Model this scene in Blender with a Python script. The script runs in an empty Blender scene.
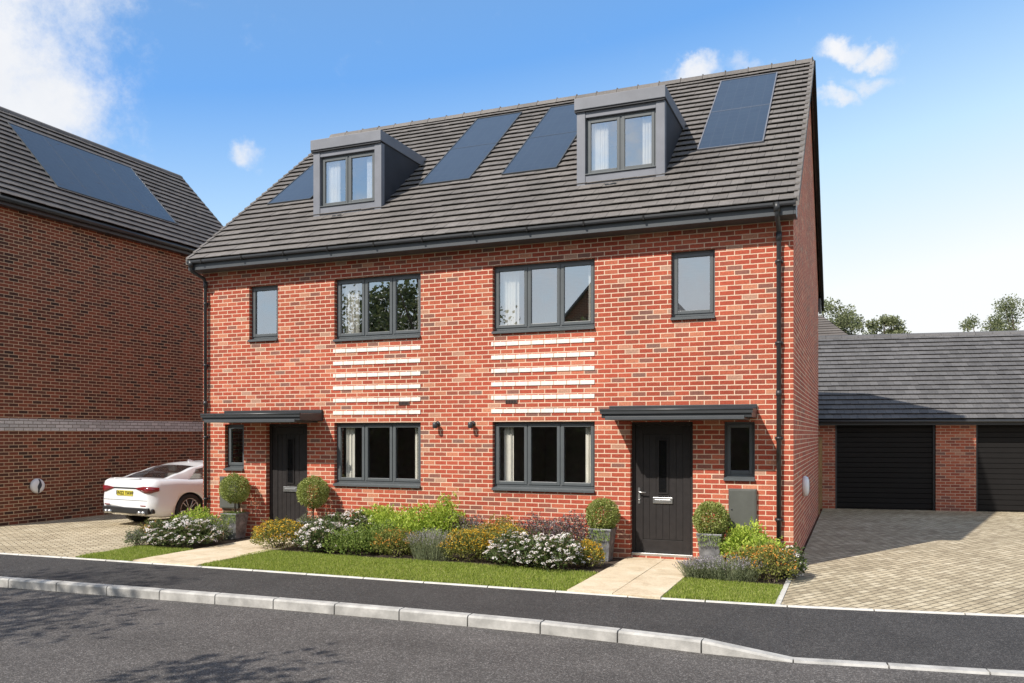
import bpy, bmesh, math, random
from mathutils import Vector, Matrix, noise
R_ = math.radians
rnd = random.Random(7)
scene = bpy.context.scene
COL = scene.collection

# ------------------------------------------------------------------ materials
def new_mat(name):
    m = bpy.data.materials.new(name); m.use_nodes = True
    nt = m.node_tree
    for n in list(nt.nodes): nt.nodes.remove(n)
    out = nt.nodes.new('ShaderNodeOutputMaterial')
    return m, nt, out
def nd(nt, t, **k):
    n = nt.nodes.new(t)
    for a, v in k.items(): setattr(n, a, v)
    return n
def setin(n, **k):
    for a, v in k.items():
        n.inputs[a.replace('_', ' ')].default_value = v
def ramp(nt, fac, stops, interp='LINEAR'):
    r = nd(nt, 'ShaderNodeValToRGB'); e = r.color_ramp; e.interpolation = interp
    while len(e.elements) < len(stops): e.elements.new(0.5)
    for el, (p, c) in zip(e.elements, stops):
        el.position = p; el.color = (c[0], c[1], c[2], 1)
    nt.links.new(fac, r.inputs[0]); return r.outputs[0]
def mix(nt, a, b, fac, blend='MIX'):
    m = nd(nt, 'ShaderNodeMix', data_type='RGBA', blend_type=blend)
    for s, v in ((m.inputs[0], fac), (m.inputs[6], a), (m.inputs[7], b)):
        if hasattr(v, 'links'): nt.links.new(v, s)
        elif isinstance(v, tuple): s.default_value = (v[0], v[1], v[2], 1)
        else: s.default_value = v
    return m.outputs[2]
def mathn(nt, op, a, b=None, c=None, clamp=False):
    m = nd(nt, 'ShaderNodeMath', operation=op); m.use_clamp = clamp
    for i, v in enumerate((a, b, c)):
        if v is None: continue
        if hasattr(v, 'links'): nt.links.new(v, m.inputs[i])
        else: m.inputs[i].default_value = v
    return m.outputs[0]
def pbsdf(nt, out, col=None, rough=0.7, metal=0.0, spec=0.5, normal=None):
    p = nd(nt, 'ShaderNodeBsdfPrincipled')
    if col is not None:
        if hasattr(col, 'links'): nt.links.new(col, p.inputs['Base Color'])
        else: p.inputs['Base Color'].default_value = (col[0], col[1], col[2], 1)
    if hasattr(rough, 'links'): nt.links.new(rough, p.inputs['Roughness'])
    else: p.inputs['Roughness'].default_value = rough
    p.inputs['Metallic'].default_value = metal
    p.inputs['Specular IOR Level'].default_value = spec
    if normal is not None: nt.links.new(normal, p.inputs['Normal'])
    nt.links.new(p.outputs[0], out.inputs[0]); return p
def noise_n(nt, vec, scale, detail=3, rough=0.5, dist=0.0):
    n = nd(nt, 'ShaderNodeTexNoise'); n.inputs['Scale'].default_value = scale
    n.inputs['Detail'].default_value = detail; n.inputs['Roughness'].default_value = rough
    n.inputs['Distortion'].default_value = dist
    if vec is not None: nt.links.new(vec, n.inputs['Vector'])
    return n.outputs['Fac']
def bump(nt, h, strength=0.4, dist=0.01):
    b = nd(nt, 'ShaderNodeBump'); b.inputs['Strength'].default_value = strength
    b.inputs['Distance'].default_value = dist
    nt.links.new(h, b.inputs['Height']); return b.outputs[0]

def m_plain(name, col, rough=0.6, metal=0.0, spec=0.5, var=0.12, scale=6.0, bmp=0.0):
    m, nt, out = new_mat(name)
    tc = nd(nt, 'ShaderNodeTexCoord')
    f = noise_n(nt, tc.outputs['Object'], scale, 4, 0.6)
    c = ramp(nt, f, [(0.3, tuple(x*(1-var) for x in col)), (0.7, tuple(min(1, x*(1+var)) for x in col))])
    nrm = bump(nt, noise_n(nt, tc.outputs['Object'], scale*20, 3), bmp, 0.003) if bmp else None
    pbsdf(nt, out, c, rough, metal, spec, nrm)
    return m

def m_brick(name, stops, mortar, bw=0.225, rh=0.075, ms=0.0062, weather=0.25, scale_off=0.0):
    m, nt, out = new_mat(name)
    uv = nd(nt, 'ShaderNodeUVMap'); mp = nd(nt, 'ShaderNodeMapping')
    nt.links.new(uv.outputs[0], mp.inputs[0]); mp.inputs['Location'].default_value = (scale_off, 0.0, 0)
    nz = nd(nt, 'ShaderNodeTexNoise'); nz.inputs['Scale'].default_value = 28
    nt.links.new(mp.outputs[0], nz.inputs['Vector'])
    sub = nd(nt, 'ShaderNodeVectorMath', operation='SUBTRACT'); sub.inputs[1].default_value = (0.5, 0.5, 0.5)
    nt.links.new(nz.outputs['Color'], sub.inputs[0])
    scl = nd(nt, 'ShaderNodeVectorMath', operation='SCALE'); scl.inputs['Scale'].default_value = 0.006
    nt.links.new(sub.outputs[0], scl.inputs[0])
    add = nd(nt, 'ShaderNodeVectorMath', operation='ADD')
    nt.links.new(mp.outputs[0], add.inputs[0]); nt.links.new(scl.outputs[0], add.inputs[1])
    b = nd(nt, 'ShaderNodeTexBrick'); nt.links.new(add.outputs[0], b.inputs['Vector'])
    b.offset = 0.5
    setin(b, Scale=1.0, Mortar_Size=ms, Mortar_Smooth=0.25, Bias=0.0, Brick_Width=bw, Row_Height=rh)
    b.inputs['Color1'].default_value = (0, 0, 0, 1); b.inputs['Color2'].default_value = (1, 1, 1, 1)
    b.inputs['Mortar'].default_value = (0.5, 0.5, 0.5, 1)
    c = ramp(nt, b.outputs['Color'], stops)
    big = noise_n(nt, mp.outputs[0], 0.55, 3, 0.6)
    fine = noise_n(nt, mp.outputs[0], 38, 4, 0.65)
    c = mix(nt, c, ramp(nt, fine, [(0.3, (0.62, 0.62, 0.62)), (0.75, (1.3, 1.28, 1.25))]), 0.75, 'MULTIPLY')
    c = mix(nt, c, ramp(nt, big, [(0.3, (1-weather,)*3), (0.7, (1+weather*0.6,)*3)]), 1.0, 'MULTIPLY')
    mo = mix(nt, mortar, tuple(x*0.7 for x in mortar), noise_n(nt, mp.outputs[0], 5, 3))
    c = mix(nt, c, mo, b.outputs['Fac'])
    hh = mathn(nt, 'SUBTRACT', mathn(nt, 'MULTIPLY', fine, 0.35), b.outputs['Fac'])
    pbsdf(nt, out, c, 0.88, 0, 0.25, bump(nt, hh, 0.6, 0.006))
    return m

RED = m_brick('red_facing_brick',
    [(0.0, (0.24, 0.125, 0.100)), (0.08, (0.31, 0.090, 0.060)), (0.22, (0.38, 0.078, 0.047)), (0.50, (0.42, 0.084, 0.049)),
     (0.74, (0.46, 0.105, 0.060)), (0.90, (0.50, 0.145, 0.084)), (0.97, (0.56, 0.23, 0.14)), (1.0, (0.45, 0.27, 0.20))],
    (0.82, 0.61, 0.45), ms=0.0078)
DARKB = m_brick('dark_multi_brick',
    [(0.0, (0.05, 0.030, 0.024)), (0.25, (0.13, 0.048, 0.030)), (0.5, (0.20, 0.062, 0.036)), (0.75, (0.24, 0.073, 0.040)), (1.0, (0.10, 0.05, 0.035))],
    (0.60, 0.44, 0.29), weather=0.12, ms=0.0078)
GREYB = m_brick('grey_band_brick', [(0.0, (0.46, 0.46, 0.45)), (0.5, (0.56, 0.56, 0.55)), (1.0, (0.64, 0.63, 0.62))], (0.20, 0.17, 0.14), weather=0.1, ms=.0078)
GARB = m_brick('garage_brick',
    [(0.0, (0.22, 0.12, 0.10)), (0.15, (0.33, 0.10, 0.07)), (0.5, (0.44, 0.12, 0.07)), (0.85, (0.52, 0.18, 0.11)), (1.0, (0.48, 0.26, 0.18))],
    (0.66, 0.48, 0.36), ms=.0078)

WHITEB = m_plain('cream_glazed_brick', (0.76, 0.73, 0.67), 0.55, var=0.08, scale=9)
FRAME = m_plain('anthracite_upvc', (0.092, 0.102, 0.108), 0.38, var=0.06)
FASCIA = m_plain('anthracite_fascia', (0.060, 0.066, 0.073), 0.45, var=0.08)
GUTTER = m_plain('dark_gutter_plastic', (0.032, 0.034, 0.038), 0.40, var=0.1)
CANOPY = m_plain('black_grey_canopy', (0.034, 0.037, 0.040), 0.42, var=0.08)
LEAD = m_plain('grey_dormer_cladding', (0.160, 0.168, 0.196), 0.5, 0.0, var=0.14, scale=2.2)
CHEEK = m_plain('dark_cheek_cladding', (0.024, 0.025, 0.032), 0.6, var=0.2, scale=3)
DOOR = m_plain('black_door_skin', (0.026, 0.023, 0.023), 0.5, 0.0, 0.25, var=0.15, scale=12, bmp=0.2)
STEEL = m_plain('satin_steel', (0.55, 0.55, 0.55), 0.28, 0.9)
ZINC = m_plain('weathered_zinc', (0.24, 0.24, 0.25), 0.45, 0.45, var=0.6, scale=9)
METER = m_plain('meter_box_plastic', (0.095, 0.098, 0.088), 0.5)
WHITEP = m_plain('white_plastic', (0.78, 0.78, 0.80), 0.3, var=0.02)
MORT = m_plain('pale_mortar', (0.62, 0.42, 0.30), 0.9)
DARKP = m_plain('dark_navy_plastic', (0.03, 0.035, 0.05), 0.3)
PLASTER = m_plain('interior_plaster', (0.45, 0.42, 0.38), 0.9)
CURTAIN = m_plain('linen_curtain', (0.82, 0.78, 0.72), 0.9, var=0.08, scale=3)
GARDOOR = m_plain('black_garage_door', (0.011, 0.010, 0.010), 0.6, 0.0, 0.2, var=0.12, scale=2)
CONC = m_plain('pale_concrete_kerb', (0.40, 0.39, 0.37), 0.85, var=0.3, scale=5, bmp=0.5)
EDGEC = m_plain('pale_concrete_edging', (0.55, 0.53, 0.49), 0.85, var=0.2, scale=5, bmp=0.4)
WOOD = m_plain('timber_fence', (0.34, 0.21, 0.10), 0.8, var=0.25, scale=5)
SOIL = m_plain('dark_soil', (0.055, 0.038, 0.026), 1.0, var=0.5, scale=14, bmp=1.0)
BARK = m_plain('bark', (0.10, 0.075, 0.055), 0.95, var=0.3, scale=9, bmp=0.8)
EARTH = m_plain('field_ground', (0.06, 0.09, 0.03), 1.0, var=0.4, scale=0.4)

def m_asphalt(name, base, spot, amt, big, sc_=85):
    m, nt, out = new_mat(name)
    tc = nd(nt, 'ShaderNodeTexCoord'); o = tc.outputs['Object']
    v = nd(nt, 'ShaderNodeTexVoronoi'); v.inputs['Scale'].default_value = sc_; nt.links.new(o, v.inputs['Vector'])
    sep = nd(nt, 'ShaderNodeSeparateColor'); nt.links.new(v.outputs['Color'], sep.inputs[0])
    st = ramp(nt, sep.outputs[0], [(0.0, tuple(x*0.45 for x in base)), (0.55, base), (0.80, tuple(x*1.25 for x in base)), (1.0, spot)])
    c = mix(nt, base, st, amt)
    f = noise_n(nt, o, 1.3, 5, 0.6)
    c = mix(nt, c, ramp(nt, f, [(0.3, (1-big,)*3), (0.72, (1+big,)*3)]), 1.0, 'MULTIPLY')
    mid = noise_n(nt, o, 22, 4, 0.7)
    c = mix(nt, c, ramp(nt, mid, [(0.3, (0.72,)*3), (0.72, (1.25,)*3)]), 1.0, 'MULTIPLY')
    h = mathn(nt, 'MULTIPLY', v.outputs['Distance'], 1.0)
    pbsdf(nt, out, c, 0.82, 0, 0.35, bump(nt, h, 0.7, 0.006))
    return m
ROADM = m_asphalt('road_asphalt', (0.092, 0.084, 0.079), (0.30, 0.28, 0.265), 0.75, 0.22, 105)
PAVEM = m_asphalt('pavement_asphalt', (0.052, 0.049, 0.048), (0.15, 0.143, 0.137), 0.8, 0.16, 120)

def m_pavers():
    m, nt, out = new_mat('block_paving')
    uv = nd(nt, 'ShaderNodeUVMap'); mp = nd(nt, 'ShaderNodeMapping')
    nt.links.new(uv.outputs[0], mp.inputs[0]); mp.inputs['Rotation'].default_value = (0, 0, -R_(60))
    b = nd(nt, 'ShaderNodeTexBrick'); nt.links.new(mp.outputs[0], b.inputs['Vector']); b.offset = 0.5
    setin(b, Scale=1.0, Mortar_Size=0.008, Mortar_Smooth=0.2, Bias=0.0, Brick_Width=0.21, Row_Height=0.105)
    b.inputs['Color1'].default_value = (0, 0, 0, 1); b.inputs['Color2'].default_value = (1, 1, 1, 1)
    c = ramp(nt, b.outputs['Color'], [(0, (0.38, 0.315, 0.215)), (0.3, (0.48, 0.405, 0.28)), (0.7, (0.545, 0.465, 0.325)), (1, (0.63, 0.55, 0.40))])
    c = mix(nt, c, ramp(nt, noise_n(nt, mp.outputs[0], 30, 4, 0.7), [(0.3, (0.75,)*3), (0.7, (1.15,)*3)]), 1.0, 'MULTIPLY')
    c = mix(nt, c, ramp(nt, noise_n(nt, mp.outputs[0], 0.8, 4, 0.6), [(0.3, (0.80, 0.79, 0.77)), (0.7, (1.08,)*3)]), 1.0, 'MULTIPLY')
    c = mix(nt, c, (0.10, 0.08, 0.055), b.outputs['Fac'])
    hh = mathn(nt, 'SUBTRACT', 1.0, b.outputs['Fac'])
    pbsdf(nt, out, c, 0.85, 0, 0.3, bump(nt, hh, 1.0, 0.012))
    return m
PAVER = m_pavers()
def m_slab():
    m, nt, out = new_mat('sandstone_slab')
    tc = nd(nt, 'ShaderNodeTexCoord'); o = tc.outputs['Object']
    c = ramp(nt, noise_n(nt, o, 2.6, 6, 0.65, 0.8), [(0.28, (0.50, 0.39, 0.26)), (0.5, (0.65, 0.54, 0.385)), (0.72, (0.74, 0.65, 0.50))])
    c = mix(nt, c, ramp(nt, noise_n(nt, o, 40, 4, 0.7), [(0.3, (0.82,)*3), (0.7, (1.08,)*3)]), 1.0, 'MULTIPLY')
    pbsdf(nt, out, c, 0.8, 0, 0.3, bump(nt, noise_n(nt, o, 25, 4), 0.3, 0.006))
    return m
SLAB = m_slab()
def m_tile(name, a, b, rough=0.72):
    m, nt, out = new_mat(name)
    g = nd(nt, 'ShaderNodeNewGeometry'); tc = nd(nt, 'ShaderNodeTexCoord'); o = tc.outputs['Object']
    c = ramp(nt, g.outputs['Random Per Island'], [(0, a), (0.5, tuple((x+y)/2 for x, y in zip(a, b))), (1, b)])
    c = mix(nt, c, ramp(nt, noise_n(nt, o, 0.7, 4, 0.6), [(0.3, (0.82,)*3), (0.7, (1.15,)*3)]), 1.0, 'MULTIPLY')
    c = mix(nt, c, ramp(nt, noise_n(nt, o, 26, 4, 0.7), [(0.3, (0.78,)*3), (0.7, (1.2,)*3)]), 1.0, 'MULTIPLY')
    pbsdf(nt, out, c, rough, 0, 0.35, bump(nt, noise_n(nt, o, 60, 3), 0.25, 0.004))
    return m
TILE = m_tile('grey_roof_tile', (0.140, 0.128, 0.120), (0.176, 0.161, 0.151))
TILE3 = m_tile('slate_grey_tile', (0.105, 0.102, 0.103), (0.142, 0.138, 0.139))
TILE2 = m_tile('dark_roof_tile', (0.120, 0.107, 0.099), (0.148, 0.133, 0.124))
UNDER = m_plain('roofing_underlay', (0.010, 0.010, 0.010), 0.95)
def m_solar():
    m, nt, out = new_mat('solar_glass')
    uv = nd(nt, 'ShaderNodeUVMap'); b = nd(nt, 'ShaderNodeTexBrick'); b.offset = 0.0
    nt.links.new(uv.outputs[0], b.inputs['Vector'])
    setin(b, Scale=1.0, Mortar_Size=0.003, Mortar_Smooth=0.3, Brick_Width=0.177, Row_Height=0.177)
    b.inputs['Color1'].default_value = (0.028, 0.042, 0.066, 1); b.inputs['Color2'].default_value = (0.032, 0.048, 0.073, 1)
    b.inputs['Mortar'].default_value = (0.066, 0.080, 0.105, 1)
    p = pbsdf(nt, out, b.outputs['Color'], 0.30, 0, 0.5)
    p.inputs['Coat Weight'].default_value = 0.6; p.inputs['Coat Roughness'].default_value = 0.12; p.inputs['Coat IOR'].default_value = 1.4
    return m
SOLAR = m_solar()
def m_glass(name, base_fac, tint, ior=1.5):
    m, nt, out = new_mat(name)
    g = nd(nt, 'ShaderNodeNewGeometry'); dt = nd(nt, 'ShaderNodeVectorMath', operation='DOT_PRODUCT')
    nt.links.new(g.outputs['Incoming'], dt.inputs[0]); nt.links.new(g.outputs['Normal'], dt.inputs[1])
    c_ = mathn(nt, 'SUBTRACT', 1.0, mathn(nt, 'ABSOLUTE', dt.outputs['Value']), clamp=True)
    f = mathn(nt, 'ADD', mathn(nt, 'MULTIPLY', mathn(nt, 'POWER', c_, 5.0), 1-base_fac-.05), base_fac+.05, clamp=True)
    tr = nd(nt, 'ShaderNodeBsdfTransparent'); tr.inputs[0].default_value = (*tint, 1)
    gl = nd(nt, 'ShaderNodeBsdfGlossy'); gl.inputs['Roughness'].default_value = 0.0
    gl.inputs['Color'].default_value = (0.92, 0.96, 1.0, 1)
    mx = nd(nt, 'ShaderNodeMixShader'); nt.links.new(f, mx.inputs[0])
    nt.links.new(tr.outputs[0], mx.inputs[1]); nt.links.new(gl.outputs[0], mx.inputs[2])
    nt.links.new(mx.outputs[0], out.inputs[0]); return m
GLASS = m_glass('window_glass', 0.42, (0.90, 0.92, 0.92))
GLASS_LOW = m_glass('clear_window_glass', 0.08, (0.92, 0.94, 0.93))
CARGLASS = m_glass('car_glass', 0.05, (0.55, 0.56, 0.56))
def m_leaf(name, stops, trans=0.35, rough=0.55):
    m, nt, out = new_mat(name)
    g = nd(nt, 'ShaderNodeNewGeometry')
    c = ramp(nt, g.outputs['Random Per Island'], stops)
    p = nd(nt, 'ShaderNodeBsdfPrincipled'); nt.links.new(c, p.inputs['Base Color'])
    p.inputs['Roughness'].default_value = rough; p.inputs['Specular IOR Level'].default_value = 0.3
    t = nd(nt, 'ShaderNodeBsdfTranslucent'); nt.links.new(c, t.inputs[0])
    mx = nd(nt, 'ShaderNodeMixShader'); mx.inputs[0].default_value = trans
    nt.links.new(p.outputs[0], mx.inputs[1]); nt.links.new(t.outputs[0], mx.inputs[2])
    nt.links.new(mx.outputs[0], out.inputs[0]); return m
L_DARK = m_leaf('leaf_dark_green', [(0, (0.06, 0.09, 0.03)), (0.5, (0.11, 0.155, 0.05)), (0.8, (0.19, 0.23, 0.09)), (1, (0.34, 0.25, 0.17))])
L_MID = m_leaf('leaf_mid_green', [(0, (0.09, 0.14, 0.03)), (0.5, (0.20, 0.28, 0.06)), (1, (0.33, 0.40, 0.11))])
L_LIME = m_leaf('leaf_lime', [(0, (0.18, 0.28, 0.04)), (0.5, (0.40, 0.52, 0.07)), (1, (0.60, 0.68, 0.14))])
L_OLIVE = m_leaf('leaf_olive', [(0, (0.10, 0.12, 0.03)), (0.5, (0.22, 0.24, 0.06)), (1, (0.38, 0.36, 0.10))])
L_GREY = m_leaf('leaf_grey_green', [(0, (0.12, 0.14, 0.08)), (0.5, (0.21, 0.24, 0.13)), (1, (0.33, 0.36, 0.22))])
L_PURP = m_leaf('leaf_purple', [(0, (0.08, 0.05, 0.06)), (0.5, (0.19, 0.12, 0.13)), (0.75, (0.15, 0.17, 0.08)), (1, (0.34, 0.26, 0.28))])
L_BOX = m_leaf('leaf_topiary', [(0, (0.13, 0.17, 0.035)), (0.5, (0.29, 0.35, 0.08)), (1, (0.52, 0.55, 0.22))])
L_TREE = m_leaf('leaf_tree', [(0, (0.05, 0.07, 0.025)), (0.5, (0.10, 0.125, 0.05)), (1, (0.17, 0.19, 0.085))])
P_WHITE = m_leaf('petal_white', [(0, (0.62, 0.58, 0.56)), (0.6, (0.85, 0.84, 0.82)), (1, (0.75, 0.55, 0.52))], 0.25)
P_YEL = m_leaf('petal_golden', [(0, (0.45, 0.22, 0.03)), (0.4, (0.72, 0.42, 0.03)), (1, (0.82, 0.62, 0.08))], 0.25)
P_LAV = m_leaf('petal_lavender', [(0, (0.20, 0.17, 0.20)), (0.5, (0.33, 0.30, 0.34)), (1, (0.46, 0.43, 0.46))], 0.25)
P_ORG = m_leaf('petal_orange', [(0, (0.50, 0.16, 0.04)), (0.5, (0.75, 0.36, 0.06)), (1, (0.80, 0.50, 0.14))], 0.25)
L_TREE2 = m_leaf('leaf_distant_tree', [(0, (0.11, 0.13, 0.06)), (0.5, (0.21, 0.235, 0.115)), (1, (0.32, 0.34, 0.19))])  # paler grey-green than near leaves: distance haze mixed into the colour
GRASSB = m_leaf('grass_blade', [(0, (0.16, 0.22, 0.03)), (0.5, (0.31, 0.39, 0.065)), (0.80, (0.44, 0.50, 0.11)), (1, (0.56, 0.54, 0.24))], 0.45)
TURF = m_plain('turf_base', (0.15, 0.21, 0.03), 1.0, var=0.35, scale=6, bmp=1.0)

# ------------------------------------------------------------------ mesh helpers
class MB:
    def __init__(s): s.v = []; s.f = []; s.mi = []; s.cur = 0; s.sm = []; s.smooth = False
    def add(s, vs, fs):
        o = len(s.v); s.v += [tuple(v) for v in vs]
        for f in fs: s.f.append(tuple(i+o for i in f)); s.mi.append(s.cur); s.sm.append(s.smooth)
    def box(s, x0, x1, y0, y1, z0, z1):
        s.add([(x0,y0,z0),(x1,y0,z0),(x1,y1,z0),(x0,y1,z0),(x0,y0,z1),(x1,y0,z1),(x1,y1,z1),(x0,y1,z1)],
              [(0,3,2,1),(4,5,6,7),(0,1,5,4),(1,2,6,5),(2,3,7,6),(3,0,4,7)])
    def quad(s, a, b, c, d): s.add([a,b,c,d], [(0,1,2,3)])
    def poly_extrude(s, pts, d):           # pts: 3D polygon, d: extrusion vector
        n = len(pts); d = Vector(d)
        v = [Vector(p) for p in pts] + [Vector(p)+d for p in pts]
        f = [tuple(range(n))[::-1], tuple(range(n, 2*n))]
        for i in range(n): j = (i+1) % n; f.append((i, j, n+j, n+i))
        s.add(v, f)
    def tube(s, pts, r, seg=10, caps=True):
        pts = [Vector(p) for p in pts]; rs = r if isinstance(r, (list, tuple)) else [r]*len(pts)
        vs = []; fs = []
        up = Vector((0, 0, 1)); prev = None
        for i, p in enumerate(pts):
            t = (pts[min(i+1, len(pts)-1)] - pts[max(i-1, 0)]).normalized()
            if prev is None:
                a = t.cross(up)
                if a.length < 1e-3: a = t.cross(Vector((1, 0, 0)))
            else: a = prev - t*prev.dot(t)
            a.normalize(); prev = a; b = t.cross(a)
            for k in range(seg):
                an = 2*math.pi*k/seg
                vs.append(p + (a*math.cos(an) + b*math.sin(an))*rs[i])
        for i in range(len(pts)-1):
            for k in range(seg):
                k2 = (k+1) % seg
                fs.append((i*seg+k, i*seg+k2, (i+1)*seg+k2, (i+1)*seg+k))
        if caps:
            fs.append(tuple(range(seg))[::-1]); fs.append(tuple((len(pts)-1)*seg+k for k in range(seg)))
        sm = s.smooth; s.smooth = True; s.add(vs, fs); s.smooth = sm
    def lathe(s, prof, c, axis='z', seg=24):  # prof [(r,h)]
        vs = []; fs = []; c = Vector(c)
        for r, h in prof:
            for k in range(seg):
                a = 2*math.pi*k/seg; x, y = r*math.cos(a), r*math.sin(a)
                p = {'z': (x, y, h), 'x': (h, x, y), 'y': (x, h, y)}[axis]
                vs.append(c + Vector(p))
        for i in range(len(prof)-1):
            for k in range(seg):
                k2 = (k+1) % seg; fs.append((i*seg+k, i*seg+k2, (i+1)*seg+k2, (i+1)*seg+k))
        fs.append(tuple(range(seg))[::-1]); fs.append(tuple((len(prof)-1)*seg+k for k in range(seg)))
        sm = s.smooth; s.smooth = True; s.add(vs, fs); s.smooth = sm
    def build(s, name, mats, parent=None, uvxy=False, bevel=0, fixn=False):
        me = bpy.data.meshes.new(name); me.from_pydata(s.v, [], s.f)
        for m in (mats if isinstance(mats, (list, tuple)) else [mats]): me.materials.append(m)
        me.polygons.foreach_set('material_index', s.mi); me.polygons.foreach_set('use_smooth', s.sm)
        if fixn:
            bm = bmesh.new(); bm.from_mesh(me); bmesh.ops.recalc_face_normals(bm, faces=bm.faces); bm.to_mesh(me); bm.free()
        uv = me.uv_layers.new(name='UVMap')
        if len(me.polygons) < 60000:
            for p in me.polygons:
                n = p.normal
                ax = max(range(3), key=lambda i: abs(n[i]))
                for li in p.loop_indices:
                    co = me.vertices[me.loops[li].vertex_index].co
                    uv.data[li].uv = (co.x, co.z) if ax == 1 else (co.y, co.z) if ax == 0 else (co.x, co.y)
        me.update()
        o = bpy.data.objects.new(name, me); COL.objects.link(o)
        if parent: o.parent = parent
        if bevel:
            b = o.modifiers.new('bevel', 'BEVEL'); b.width = bevel; b.segments = 2; b.limit_method = 'ANGLE'; b.angle_limit = R_(40)
        return o

def tag(o, label, cat, group=None):
    o['label'] = label; o['category'] = cat
    if group: o['group'] = group
    return o
def empty(name, loc=(0, 0, 0), rz=0, label=None, cat=None, group=None):
    o = bpy.data.objects.new(name, None); COL.objects.link(o)
    o.location = loc; o.rotation_euler = (0, 0, rz); o.empty_display_size = 0.2
    if label: tag(o, label, cat, group)
    return o
def struct(o, kind='structure'): o['kind'] = kind; return o

def copy_tree(o, parent=None):
    c = o.copy(); COL.objects.link(c)
    if parent: c.parent = parent
    for ch in list(o.children): copy_tree(ch, c)
    return c

def wall_grid(mb, x0, x1, z0, z1, holes, y=0.0, depth=0.30, reveal=None):
    """front wall in plane y facing -y, holes [(x0,x1,z0,z1)], reveals go back to y+depth"""
    xs = sorted({x0, x1, *[h[0] for h in holes], *[h[1] for h in holes]})
    zs = sorted({z0, z1, *[h[2] for h in holes], *[h[3] for h in holes]})
    def inside(cx, cz): return any(h[0] < cx < h[1] and h[2] < cz < h[3] for h in holes)
    for i in range(len(xs)-1):
        for j in range(len(zs)-1):
            if inside((xs[i]+xs[i+1])/2, (zs[j]+zs[j+1])/2): continue
            a, b, c, d = xs[i], xs[i+1], zs[j], zs[j+1]
            mb.quad((a,y,c),(b,y,c),(b,y,d),(a,y,d))
            mb.quad((a,y+depth,d),(b,y+depth,d),(b,y+depth,c),(a,y+depth,c))
    for a, b, c, d in holes:
        e = y+depth
        mb.quad((a,y,c),(a,y,d),(a,e,d),(a,e,c)); mb.quad((b,e,c),(b,e,d),(b,y,d),(b,y,c))
        mb.quad((a,y,d),(b,y,d),(b,e,d),(a,e,d)); mb.quad((a,e,c),(b,e,c),(b,y,c),(a,y,c))

def tiles(mb, O, U, V, width, length, gauge=0.24, tw=0.21, lift=0.052, seed=1, skip=None):
    """individual interlocking tiles laid in broken bond; O lower-left corner, U along the eave, V up the slope"""
    r = random.Random(seed); O = Vector(O); U = Vector(U).normalized(); V = Vector(V).normalized(); N = U.cross(V)
    n = max(1, round(length/gauge)); g = length/n; k = 0
    for j in range(n):
        off = -tw/2 if j % 2 else 0.0
        x = off
        while x < width-1e-4:
            a = max(0.0, x)+0.0022; b = min(width, x+tw)-0.0022; x += tw
            if b-a < 0.02: continue
            if skip and skip((a+b)/2, (j+0.5)*g): continue
            dz = lift + r.uniform(-0.0035, 0.0035); ds = r.uniform(-0.004, 0.004); tt = r.uniform(-0.002, 0.002)
            P = lambda u, v, h: O + U*u + V*v + N*h
            lo = j*g + ds - 0.012; hi = (j+1)*g + 0.03
            vs = [P(a, lo, dz+tt), P(b, lo, dz-tt), P(b, hi, 0.008), P(a, hi, 0.008), P(a, lo, dz-0.013), P(b, lo, dz-0.013), P(a, hi, -0.01), P(b, hi, -0.01)]
            mb.add(vs, [(0,1,2,3), (4,5,1,0), (4,0,3,6), (1,5,7,2)])

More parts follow.
